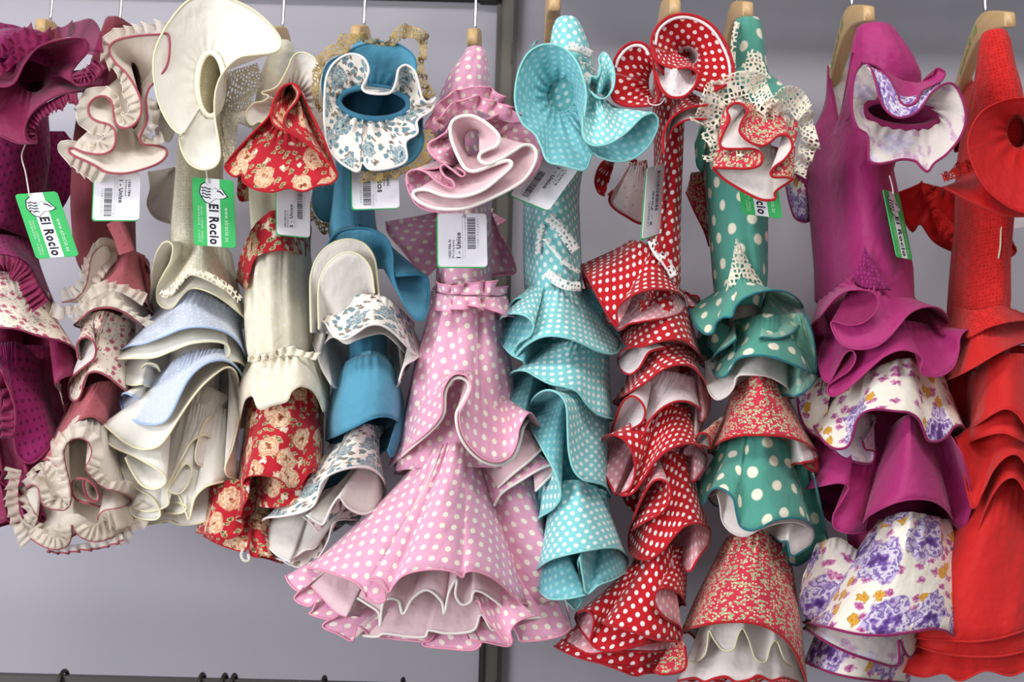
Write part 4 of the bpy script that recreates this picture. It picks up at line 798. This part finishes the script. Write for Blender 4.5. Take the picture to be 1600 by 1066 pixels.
tier(D, '1150,370,104 1153,374,104', '1136,446,101 1150,450,103 1166,450,101 1182,450,96 1197,452,84', [m_ecru_lace, m_ecru_lace], back=False, name='lace_motif', gather=0)
tier(D, '1128,448 1148,430 1175,440 1196,452', '1076,480 1085,505 1100,521 1114,520 1119,505 1130,496 1144,495 1148,482 1160,468 1185,457 1215,454 1240,462 1254,480 1252,503 1238,520 1215,529 1190,527', [m_green, m_green_in], dt=98, dh=142, pipe=(m_green_pipe, 1.8), k=.25, frac=.45)
tier(D, '1110,500 1140,510 1160,530', '1104,540 1112,545 1120,552 1135,548 1150,530', [m_green, m_green_in], dt=20, dh=50, back=False, de=20, pipe=(m_green_pipe, 1.6))
tier(D, '1205,500 1240,490 1258,490', '1232,528 1254,556 1274,584 1274,550 1268,518 1257,490', [m_green_in, m_green], dt=60, dh=74, de=60, back=False, pipe=(m_green_pipe, 1.6))
tier(D, '1148,500 1200,490 1250,505', '1150,530 1135,542 1118,553 1112,570 1118,586 1132,589 1142,577 1152,562 1172,556 1200,557 1230,566 1255,577 1276,587 1270,600 1256,613 1246,617', [m_green, m_green_in], dt=92, dh=136, pipe=(m_green_pipe, 1.8), k=.2, frac=.45)
tier(D, '1130,545 1190,540 1235,555', '1102,565 1106,606 1118,624 1134,620 1146,606 1152,588 1176,586 1202,589 1226,602 1243,620', [m_wlin, m_wlin], dt=80, dh=110, pipe=(m_wlin, 1.5), k=.15)
tier(D, '1146,606 1185,584 1226,600', '1108,703 1128,689 1155,681 1190,680 1225,682 1255,691 1279,709 1270,720 1254,723', [m_ditsy, m_wlin], dt=96, dh=132, pipe=(m_red_pipe, 2), k=.3, gather=3, gn=12)
tier(D, '1115,660 1130,650', '1086,690 1092,678 1106,680 1110,700 1098,696 1088,700', [m_ditsy, m_wlin], dt=60, dh=80, de=60, back=False, pipe=(m_red_pipe, 1.7))
tier(D, '1230,660 1252,680', '1256,724 1262,732 1276,736 1276,716', [m_ditsy, m_wlin], dt=40, dh=60, de=50, back=False, pipe=(m_red_pipe, 1.7))
tier(D, '1128,690 1185,678 1245,695', '1090,755 1098,790 1107,771 1118,763 1132,766 1146,780 1151,803 1157,822 1172,829 1190,824 1212,813 1238,810 1260,814 1273,828 1267,850 1250,863 1236,868 1230,846', [m_green, m_wlin], dt=96, dh=134, pipe=(m_green_pipe, 1.7), k=.25, gather=4, gn=10)
tier(D, '1130,705 1185,692 1243,705', '1112,775 1120,772 1125,790 1129,815 1143,832 1164,838 1190,826 1215,818 1240,816 1258,822 1266,834', [m_wlin, m_wlin], dt=86, dh=122, pipe=(m_wlin, 1.4), k=.2, back=False)
tier(D, '1225,720 1255,720 1268,730', '1222,872 1245,884 1270,868 1292,852 1282,790 1272,745', [m_green, m_green_in], dt=40, dh=40, de=20, back=False, pipe=(m_green_pipe, 1.5))
tier(D, '1140,838 1180,824 1228,855', '1066,985 1090,979 1115,974 1140,972 1170,973 1200,981 1225,997 1244,1022 1257,1056 1262,1078', [m_ditsy, m_wlin], dt=98, dh=140, pipe=(m_red_pipe, 2), k=.3, gather=4, gn=16, bulge=8)
tier(D, '1120,900 1170,890 1230,920', '1074,1035 1088,1034 1102,1022 1106,1000 1108,985 1116,1000 1130,1016 1146,1014 1152,996 1160,982 1170,1000 1180,1028 1196,1034 1204,1010 1214,1002 1226,1030 1246,1046', [m_wlin, m_wlin], dt=70, dh=100, pipe=(m_ivory_pipe, 1.4), k=.3, frac=.6)
tier(D, '1110,930 1170,930 1240,950', '1060,1064 1085,1060 1100,1066 1118,1060 1135,1058 1150,1066 1172,1062 1185,1056 1205,1064 1225,1060 1256,1070', [m_wlin, m_ditsy], dt=50, dh=80, pipe=(m_red_pipe, 2), k=.2, frac=.6)
tier(D, '1050,1000 1062,990', '1022,1048 1034,1054 1062,1050 1072,1040 1070,1010', [m_ditsy, m_wlin], dt=80, dh=100, de=90, back=False, pipe=(m_red_pipe, 2), k=.1)
tier(D, '1100,470 1150,465 1240,480', '1082,560 1110,580 1180,590 1262,600', [m_green, m_green_in], dt=-40, dh=-40, de=-60, db=50, k=.1)

# ------------------------------------------------------------------ 10: magenta with watercolour floral
D = dress(1400, 1050, 'smooth magenta dress with purple watercolour floral flounces and V neckline')
column(D, [(40, 1346, 1384, 134, 10), (42, 1340, 1392, 133, 20), (58, 1335, 1402, 128, 34), (95, 1331, 1424, 114, 52), (130, 1326, 1438, 96, 62), (165, 1318, 1430, 70, 76), (205, 1308, 1402, 36, 98)], [m_magenta, m_magenta_d], name='shoulder', n=56)
NECK = '1311,194,24 1317,160,62 1323,126,96 1331,82,124 1346,50,138 1376,62,120 1392,92,60 1386,112,0 1360,114,-60 1325,108,-105 1294,102,-140 1296,124,-118 1302,150,-82 1307,178,-32'
RING = P('1298,214,16 1312,214,56 1330,214,92 1352,214,112 1378,214,110 1400,214,84 1412,214,40 1408,214,-20 1388,214,-70 1345,214,-112 1290,214,-126 1266,214,-104 1264,214,-66 1280,214,-24')
def ring_at(y, x0, x1, sd=1.0):
    q = RING.copy(); q[:, 0] = x0+(q[:, 0]-1262)/150*(x1-x0); q[:, 1] = y; q[:, 2] *= sd; return q
loops(D, [NECK, RING, ring_at(265, 1257, 1398), ring_at(350, 1263, 1416), ring_at(420, 1269, 1429), ring_at(470, 1270, 1431, .95), ring_at(505, 1295, 1410, .7)], [m_magenta, m_wlin])
tube('neck_edge', W(spline(P('1294,103,-139 1297,124,-117 1303,150,-80 1308,178,-28 1312,195,26 1318,160,64 1324,126,98 1332,82,126'), 60)), 1.8, D, m_mag_pipe)
column(D, [(470, 1307.5, 1397.5, -20, 34), (700, 1326.1, 1443.9, -20, 34), (1000, 1326.1, 1443.9, -20, 34)], [m_magenta_d], name='skirt_lining')
e = ellipse(1408, 178, 58, 21, 175, .12)
ring_flounce(D, e, '1331,150,206 1335,118,208 1344,102,212 1352,99,214 1361,108,220 1368,126,230 1374,150,240 1383,170,248 1398,182,252 1415,183,252 1432,175,248 1445,160,240 1455,146,230 1468,135,220 1485,130,212 1497,140,208 1507,165,208 1509,190,208 1500,215,210 1480,240,212 1460,255,214 1450,268,218 1440,262,216 1430,252,210 1410,249,212 1388,254,218 1371,256,220 1358,250,216 1357,228,210 1354,210,206 1340,200,206 1332,178,206', [m_fl_in, m_floral], pipe=(m_mag_pipe, 2), gather=4, gn=18, power=.8)
tube('cuff_band', W(spline(e+[0, 0, 2], 90, True)), 5.5, D, m_magenta_d, True, sides=8)
sleeve(D, e, ellipse(1408, 176, 48, 16, 120, .12), [m_magenta_d], 'sleeve_lining')
tier(D, '1352,99,216 1385,120,226 1410,150,234 1440,145,226 1470,128,214', '1361,108,224 1368,126,234 1374,150,244 1383,170,252 1398,182,256 1415,183,256 1432,175,252 1445,160,244 1455,146,234 1468,136,222', [m_floral, m_fl_in], back=False, name='sleeve_flounce', pipe=(m_mag_pipe, 1.6), gather=0)
tier(D, '1384,112,190 1410,125,190 1440,130,190', '1345,97,216 1370,103,220 1390,122,228 1402,143,236 1408,160,242 1420,165,244 1433,158,240 1440,143,232 1455,135,224 1472,125,216 1476,113,212 1464,107,210 1456,117,208', [m_magenta, m_magenta_d], back=False, name='sleeve_flounce', pipe=(m_mag_pipe, 1.6), gather=0, frac=.6)
tier(D, '1240,272 1262,268', '1228,290 1234,318 1242,340 1256,347 1268,344', [m_floral, m_magenta_d], dt=-90, dh=-90, de=-100, back=False, name='sleeve_flounce', pipe=(m_mag_pipe, 1.8))
tier(D, '1246,268 1266,262', '1236,285 1240,310 1252,326 1268,330', [m_magenta, m_magenta_d], dt=-80, dh=-80, de=-90, back=False, name='sleeve_flounce')
tier(D, '1351,386,126 1354,390,126', '1330,436,124 1350,450,126 1370,452,126 1393,454,121', [m_mag_lace, m_mag_lace], back=False, name='lace_motif', gather=0)
tier(D, '1280,470 1320,440 1352,420 1376,448 1428,462', '1268,508 1285,490 1303,468 1322,455 1347,453 1366,458 1373,473 1366,490 1347,505 1325,508 1299,503 1308,530 1325,543 1347,546 1370,541 1388,528 1403,511 1420,491 1440,481 1462,480 1477,490 1481,506 1474,524', [m_magenta, m_magenta_d], dt=118, dh=158, pipe=(m_magenta, 1.4), k=.2, frac=.5, de=30)
tier(D, '1290,520 1350,500 1410,500 1470,510', '1277,560 1285,590 1296,597 1308,575 1320,553 1332,548 1337,560 1328,578 1308,592 1294,603 1295,617 1308,618 1330,603 1355,580 1382,557 1408,547 1430,551 1442,562 1438,580 1450,588 1472,587 1490,573 1498,548 1500,527 1512,515 1522,520 1518,542', [m_magenta, m_magenta_d], dt=100, dh=142, pipe=(m_magenta, 1.4), k=.2, frac=.6, de=30)
tier(D, '1312,608 1360,578 1420,560 1478,588', '1270,662 1281,682 1295,697 1310,702 1325,697 1333,680 1338,660 1350,645 1370,640 1400,643 1420,645 1435,655 1443,672 1450,688 1465,690 1480,682 1490,668 1503,665 1512,676', [m_floral, m_fl_in], dt=100, dh=138, pipe=(m_mag_pipe, 2), k=.25, gather=4, gn=10)
tier(D, '1300,640 1340,640 1370,650', '1302,704 1318,716 1340,723 1362,724 1366,706 1352,702 1348,690', [m_fl_in, m_fl_in], dt=50, dh=70, de=50, back=False, pipe=(m_mag_pipe, 1.8))
tier(D, '1275,590 1300,590', '1246,622 1250,650 1262,672 1285,690', [m_floral, m_fl_in], dt=30, dh=30, de=20, back=False, pipe=(m_mag_pipe, 1.8))
tier(D, '1388,668 1420,648 1452,662', '1345,828 1352,811 1375,796 1405,784 1435,780 1460,784 1480,798 1493,818', [m_magenta, m_magenta_d], dt=108, dh=144, pipe=(m_magenta, 1.4), k=.3, bulge=4)
tier(D, '1440,660 1475,665', '1486,820 1505,830 1512,815 1518,780 1506,720 1490,688', [m_magenta, m_magenta_d], dt=70, dh=84, de=60, back=False)
tier(D, '1290,700 1330,690 1380,700', '1258,765 1285,759 1312,755 1326,762 1316,782 1302,806 1305,826 1330,834 1352,830', [m_magenta, m_magenta_d], dt=50, dh=80, de=30, pipe=(m_magenta, 1.3), k=.2)
tier(D, '1290,640 1330,680 1350,700', '1262,720 1300,735 1340,722', [m_magenta_d, m_magenta_d], dt=20, dh=40, back=False)
tier(D, '1372,812 1420,800 1492,814', '1257,973 1295,981 1340,991 1385,993 1425,988 1455,983 1480,987 1503,1001 1510,985 1513,965', [m_floral, m_fl_in], dt=112, dh=150, pipe=(m_mag_pipe, 2), k=.2, gather=5, gn=12, bulge=6)
tier(D, '1275,850 1310,840 1340,860', '1256,900 1250,940 1262,968 1300,960', [m_floral, m_fl_in], dt=30, dh=50, de=40, back=False)
tier(D, '1300,900 1370,890 1470,900', '1258,982 1285,1000 1320,1018 1360,1032 1402,1040 1404,1000 1412,1015 1422,1028 1434,1012', [m_fl_in, m_fl_in], dt=60, dh=104, pipe=(m_mag_pipe, 1.9), k=.15, frac=.5)
tier(D, '1300,920 1370,910 1470,920', '1258,1035 1300,1052 1350,1062 1420,1068', [m_floral, m_fl_in], dt=50, dh=84, pipe=(m_mag_pipe, 1.9), k=.15)
tier(D, '1268,520 1350,520 1490,540', '1252,745 1275,775 1340,800 1440,805 1512,770', [m_magenta_d, m_magenta_d], dt=-40, dh=-40, de=-60, db=50, k=.1)

# ------------------------------------------------------------------ 11: scarlet lace
D = dress(1560, 1050, 'scarlet lace dress with organza sleeve disc and plain red flounces, rightmost in the row')
column(D, [(50, 1540, 1568, 126, 10), (52, 1535, 1572, 125, 20), (70, 1531, 1577, 120, 32), (110, 1528, 1580, 105, 48), (160, 1518, 1590, 80, 70), (240, 1502, 1592, 30, 92), (330, 1502, 1572, 0, 95), (420, 1494, 1564, 0, 95), (490, 1488, 1566, 0, 95), (530, 1502, 1556, 0, 70)], [m_red_lace, m_dred_d])
column(D, [(118, 1510, 1516, -150, 8), (150, 1506, 1520, -110, 30), (220, 1500, 1524, -60, 60)], [m_red_lace, m_dred_d], name='shoulder')
column(D, [(480, 1509.2, 1555.8, -20, 34), (700, 1526.6, 1613.4, -20, 34), (1030, 1504.2, 1615.8, -20, 34)], [m_dred_d], name='skirt_lining')
e = ellipse(1592, 205, 18, 26, 160)
sleeve(D, e, ellipse(1588, 210, 14, 20, 110), [m_dred_d], 'sleeve_lining')
ring_flounce(D, e, '1513,236 1516,205 1533,176 1560,160 1592,153 1628,158 1655,185 1668,230 1662,280 1640,320 1600,332 1560,312 1532,282', [m_dred_org, m_dred_org], dO=206, pipe=(m_dred_org, 1.5), gather=4, gn=10)
tier(D, '1520,265 1560,260 1620,280', '1473,292,170 1500,306,182 1535,324,190 1570,336,192 1600,338,190 1640,334,180', [m_dred_org, m_dred_org], dt=170, dh=190, back=False, name='sleeve_flounce', pipe=(m_dred_d, 1.6))
frill(D, '1476,285 1500,275 1530,262', 18, [m_red_lace_a], d=166, side=-1, wave=18, depth=7, name='lace_frill')
tier(D, '1440,285 1500,300 1560,320', '1404,300 1408,332 1425,362 1438,350 1460,378 1495,395 1540,406 1572,404 1588,392 1575,370', [m_dred_org, m_dred_org], dt=-60, dh=-60, de=-80, back=False, name='sleeve_flounce', pipe=(m_dred_d, 1.5))
frill(D, '1440,282 1456,300 1470,330 1490,350 1505,365', 26, [m_red_lace_a], d=-40, side=1, wave=16, depth=8, name='lace_frill')
tube('hanging_loop', W(spline(P('1566,336,90 1564,360,96 1563,385,98 1560,404,98'), 24)), 1.4, D, m_ivory_pipe)
tier(D, '1488,478 1525,485 1565,478 1600,490', '1482,520 1510,528 1545,512 1580,503 1640,498', [m_red_lace, m_dred_d], dt=98, dh=116, k=.1, name='hip_panel')
tier(D, '1495,505 1530,512 1600,498', '1478,594 1500,585 1525,572 1552,556 1580,542 1640,520', [m_dred, m_dred_d], dt=105, dh=136, k=.1, pipe=(m_dred, 1.4))
tier(D, '1525,570 1550,556 1590,552 1640,560', '1508,674 1530,661 1553,646 1572,639 1590,648 1610,672 1650,690', [m_dred, m_dred_d], dt=104, dh=134, k=.3, pipe=(m_dred, 1.4))
tier(D, '1520,580 1560,570 1640,580', '1506,708 1514,692 1540,681 1570,677 1600,690 1650,715', [m_dred, m_dred_d], dt=92, dh=122, k=.3, pipe=(m_dred, 1.4))
tier(D, '1540,640 1575,630 1640,650', '1484,692 1496,690 1518,792 1536,768 1552,735 1572,714 1592,712 1612,740 1650,780', [m_dred, m_dred_d], dt=90, dh=118, k=.15, pipe=(m_dred, 1.4))
tier(D, '1540,690 1575,670 1640,700', '1512,845 1525,838 1538,800 1556,765 1574,748 1592,752 1620,800 1650,830', [m_dred, m_dred_d], dt=84, dh=106, k=.15, pipe=(m_dred, 1.4))
tier(D, '1508,760 1560,740 1650,760', '1412,993 1440,998 1480,1001 1520,1003 1560,998 1600,986 1660,970', [m_dred, m_dred_d], dt=80, dh=98, k=.2, pipe=(m_dred, 1.6))
tier(D, '1500,800 1560,800 1650,800', '1408,1000 1450,1015 1500,1025 1560,1026 1610,1016 1660,1005', [m_dred, m_dred_d], dt=66, dh=84, k=.2, pipe=(m_dred, 1.6))
tier(D, '1490,820 1560,820 1650,820', '1398,1045 1440,1058 1475,1052 1500,1064 1540,1048 1580,1056 1620,1040 1670,1040', [m_dred, m_dred_d], dt=50, dh=70, k=.2, pipe=(m_dred, 1.6))
tier(D, '1486,540 1550,540 1640,540', '1486,770 1510,800 1570,810 1660,800', [m_dred_d, m_dred_d], dt=-30, dh=-30, de=-50, db=50, k=.1)

# ------------------------------------------------------------------ hangers
HG = [(78, 36, 'wooden hanger end above the dark magenta dress', RZL, 0), (186, 42, 'wooden hanger behind cream organza of the dusty rose dress', RZL, 0),
      (312, 44, 'wooden hanger hidden behind the wide ivory disc sleeve', RZL, 0), (441, 47, 'wooden hanger above the ivory dress with red roses', RZL, 0),
      (568, 45, 'wooden hanger above the teal and white floral dress', RZL, 0), (742, 50, 'wooden hanger above the pink polka dot dress', RZL, 0),
      (864, -1, 'wooden hanger above the aqua polka dot dress', RZR, 1), (1043, 5, 'wooden hanger above the red polka dot dress', RZR, 0),
      (1151, 9, 'wooden hanger above the green dotted dress', RZR, 0), (1331, 15, 'wooden hanger with green lettering above the smooth magenta dress', RZR, 1),
      (1540, 24, 'wooden hanger above the scarlet lace dress', RZR, 1)]
for x, y, lb, rz, tx in HG: hanger(x, y, lb, rz, text=bool(tx), thick=26 if y < 40 else 24, near=40 if x < 300 else 100)
for x, lb in ((100, 'hanger hook tip on lower rail, leftmost of the lower hooks'), (316, 'hanger hook tip on lower rail, left of a close pair below the rose dress'), (351, 'hanger hook tip on lower rail, middle of three close together'), (366, 'hanger hook tip on lower rail, right of the three close together'), (507, 'hanger hook tip on lower rail below the pink skirt'), (630, 'hanger hook tip on lower rail nearest the grey post')):
    c = W([[x, 1058, 0]])[0]; h = thing('lower_hanger', lb, 'hanger', (c[0], 0, lz-.10), 'hangers on the lower rail')
    a = np.radians(np.linspace(-30, 190, 20))
    pts = [(c[0], -.017*math.cos(k), lz-.012+.0165*math.sin(k)) for k in a]+[(c[0], .012, lz-.04), (c[0], .002, lz-.06), (c[0], 0, lz-.10)]
    tube('hook', pts, 3.2, h, m_dark, sides=8)
    G = []
    for s in np.linspace(-1, 1, 21):
        aa = np.linspace(0, 2*np.pi, 10, endpoint=False)
        G.append(np.stack([c[0]+.0048*np.cos(aa), np.full(10, s*.14), lz-.115-.06*abs(s)**1.3+.013*np.sin(aa)], 1))
    grid('wooden_arm', np.array(G), h, [m_wood], closed=True, thick=0)

# ------------------------------------------------------------------ price tags
m_tag_g = plain('tag_green', '#3fb865', bump=0, crease=0, sheen=0, rough=.5); m_tag_w = plain('tag_white', '#e9e8ee', bump=0, crease=0, sheen=0, rough=.5)
m_ink = plain('black_ink', '#26242b', bump=0, crease=0, sheen=0); m_ink_l = plain('pale_ink', '#c9ecd2', bump=0, crease=0, sheen=0); m_ink_g = plain('grey_ink', '#a5a3ab', bump=0, crease=0, sheen=0)
m_thread = plain('white_thread', '#e6e0d8', bump=0, crease=0)
def tag(q, d, label, kind, lines=(), hole=None, string=None, dtilt=0):
    """q: top-left, top-right, bottom-left corners in the picture, d depth; dtilt: right edge nearer/farther"""
    tl, tr_, bl = [W([[a, b, d+k]])[0] for (a, b), k in zip(q, (0, dtilt, 0))]
    ux, vx = tr_-tl, bl-tl; nn = np.cross(ux, vx); nn /= np.linalg.norm(nn)
    if nn[1] > 0: nn = -nn
    o = thing('price_tag', label, 'tag', tl+ux/2+vx/2, 'price tags tied to the dresses')
    lu, lv = np.linalg.norm(ux)/U, np.linalg.norm(vx)/U
    def pt(a, b, h=0.0): return tl+ux*a+vx*b+nn*h*U
    def slab(name, poly, h0, h1, mat):
        n = len(poly); V = [pt(a, b, h0) for a, b in poly]+[pt(a, b, h1) for a, b in poly]
        F = [list(range(n))[::-1], list(range(n, 2*n))]+[[k, (k+1) % n, n+(k+1) % n, n+k] for k in range(n)]
        return mesh(name, V, F, o, [mat], smooth=False)
    def rr(a0, b0, a1, b1, r=5):
        out = []; ra, rb = r/lu, r/lv
        for (cx, cy, s) in ((a1-ra, b0+rb, -90), (a1-ra, b1-rb, 0), (a0+ra, b1-rb, 90), (a0+ra, b0+rb, 180)):
            for k in range(5):
                an = math.radians(s+k*22.5); out.append((cx+ra*math.cos(an), cy+rb*math.sin(an)))
        return out
    def word(name, s, a0, b0, a1, b1, mat, down=True, bold=0.0, h=1.25):
        """text inside the box a0..a1, b0..b1; down: reads top to bottom, else bottom to top"""
        V, F = text2d(s, bold)
        pts = [pt(a0+(a1-a0)*y, b0+(b1-b0)*x, h) if down else pt(a1-(a1-a0)*y, b1-(b1-b0)*x, h) for x, y in V]
        mesh(name, pts, F, o, [mat], smooth=False)
    if kind == 'g':
        slab('card', rr(0, 0, 1, 1), -.6, .6, m_tag_g)
        slab('white_band', [(.33, .002), (.66, .002), (.66, .998), (.33, .998)], .6, .9, m_tag_w)
        word('printed_name', 'El Rocio', .385, .38, .62, .97, m_ink, bold=.035)
        word('printed_address', 'www.elrocio.es', .76, .42, .87, .92, m_ink_l, bold=.008)
        word('printed_small_text', 'MALAGA - CORDOBA - MARBELLA', .19, .42, .24, .95, m_ink_l); word('printed_small_text', 'GRANADA - CADIZ', .12, .42, .17, .95, m_ink_l)
        # emblem: white dancer outline with black waves
        em = [(.20, .10), (.30, .06), (.38, .10), (.45, .17), (.55, .13), (.63, .16), (.72, .14), (.80, .22), (.86, .26), (.76, .29), (.66, .30), (.56, .30), (.48, .34), (.40, .38), (.30, .36), (.22, .30), (.16, .22)]
        slab('emblem_outline', em, .9, 1.1, m_ink); c0 = np.mean(em, 0)
        slab('emblem', [tuple(c0+(np.array(k)-c0)*.92) for k in em], 1.1, 1.25, m_tag_w)
        for k in range(4):
            b0 = .14+k*.045
            ctr = [(.22+.045*j, b0+.010*math.sin(j*2.1+k)+.008*j*.5) for j in range(6)]
            slab('emblem_wave', [(a, b_-.010) for a, b_ in ctr]+[(a, b_+.009) for a, b_ in ctr[::-1]], 1.25, 1.4, m_ink)
        slab('emblem_line', [(.60, .17), (.68, .18), (.76, .23), (.75, .245), (.66, .20), (.59, .19)], 1.25, 1.4, m_ink)
    else:
        slab('card_back', rr(-.03, .02, .985, 1.02), -1.6, -.8, m_tag_g)
        slab('card', rr(0, 0, 1, 1), -.7, .6, m_tag_w)
        up_ = kind == 'u'
        A = (lambda a: a) if up_ else (lambda a: 1-a)
        def wd(nm, s, a0, b0, a1, b1, mt, **kw): 
            x0, x1 = sorted((A(a0), A(a1))); word(nm, s, x0, b0 if up_ else 1-b1, x1, b1 if up_ else 1-b0, mt, down=not up_, **kw)
        wd('printed_size', lines[0], .37, .36, .46, .84, m_ink, bold=.03)
        wd('printed_code', lines[1], .21, .50, .26, .84, m_ink, bold=.02); wd('printed_model', lines[2], .285, .50, .33, .84, m_ink)
        wd('printed_price', lines[3], .54, .04, .58, .30, m_ink_g)
        b0, b1 = .08, .66
        V, F = [], []; y = b0
        while y < b1:
            t_ = rng.choice([.006, .012, .018]); yy = y if up_ else 1-y-t_
            x0, x1 = sorted((A(.60), A(.77))); n0 = len(V)
            V += [pt(x0, yy, .9), pt(x1, yy, .9), pt(x1, yy+t_, .9), pt(x0, yy+t_, .9)]; F.append([n0, n0+1, n0+2, n0+3]); y += t_+rng.choice([.007, .012])
        mesh('barcode', V, F, o, [m_ink], smooth=False)
        wd('printed_digits', '* 1 2 0 1 3 2 3 5 6 4 *', .80, .10, .835, .66, m_ink)
        for a in (.50, .55): 
            x = A(a); slab('ruled_line', [(x, .02), (x+.004, .02), (x+.004, .85), (x, .85)], .6, .8, m_ink_g)
    if string:
        tube('string', W(spline(P(string), 24)), 1.1, o, m_thread)
    return o
tag(((23, 304), (89, 299), (57, 405)), 150, 'green and white tag hanging on the dark magenta dress', 'g', string='46,306,154 40,270,150 34,245,140 40,225,120')
tag(((148, 270), (220, 270), (145, 344)), 190, 'white barcode tag below the cream organza sleeve of the dusty rose dress', 'd', ('1 - Unico', '1320178N', 'Princesa', 'P.V.P. 88,00'), string='186,276,194 188,255,190 190,240,170')
tag(((300, 277), (365, 282), (303, 383)), 150, 'green and white tag on the ivory organza dress', 'g', string='325,286,154 322,265,150 318,245,130')
tag(((433, 290), (484, 296), (433, 366)), 180, 'narrow white barcode tag below the red rose sleeve', 'u', ('2 - Unico', '14N198010-N', 'Canastero', 'P.V.P. 144'), dtilt=-25, string='455,296,182 458,280,175 458,260,150')
tag(((549, 258), (622, 256), (551, 327)), 180, 'white barcode tag under the teal and floral sleeve', 'd', ('1 - SOS', '1320157N', 'Lunares', 'P.V.P. 142,01'), string='585,262,184 586,250,178 586,230,150')
tag(((684, 334), (760, 334), (685, 417)), 150, 'white barcode tag on the front of the pink polka dot dress', 'u', ('1 - Unico', '13201906-N', 'Princesa', 'P.V.P. 176'), string='722,340,154 724,325,150 726,300,130')
tag(((846, 238), (906, 262), (797, 305)), 170, 'tilted white tag on a card below the aqua sleeve', 'd', ('1 - Unico', '1762016', 'Super', 'P.V.P. 172,80'), string='874,252,175 876,240,170 878,225,160')
tag(((1011, 262), (1038, 256), (1003, 374)), 130, 'white tag seen edge-on beside the red polka dot bodice', 'u', ('3 - Foto', '1340762T', 'Campera', 'P.V.P. 165'), dtilt=-50, string='1024,266,120 1030,245,110 1036,225,95')
tag(((1146, 236), (1208, 244), (1160, 334)), 170, 'green tag half hidden under the red and lace sleeve of the green dress', 'g', string='1180,245,174 1182,235,170 1184,225,165')
tag(((1379, 296), (1404, 303), (1401, 402)), 150, 'slanted narrow green tag on the smooth magenta dress', 'g', dtilt=-50, string='1396,303,150 1394,290,150 1390,275,140')
tg = thing('price_tag', 'white tag corner at the right picture edge behind the scarlet dress', 'tag', W([[1605, 350, -40]])[0], 'price tags tied to the dresses')
q = W(P('1570,342,-40 1640,336,-40 1640,352,-40 1578,358,-40')); q2 = q+np.array([0, .001, 0])
mesh('card', np.vstack([q, q2]), [[0, 1, 2, 3], [7, 6, 5, 4], [0, 4, 5, 1], [1, 5, 6, 2], [2, 6, 7, 3], [3, 7, 4, 0]], tg, [m_tag_w], smooth=False)
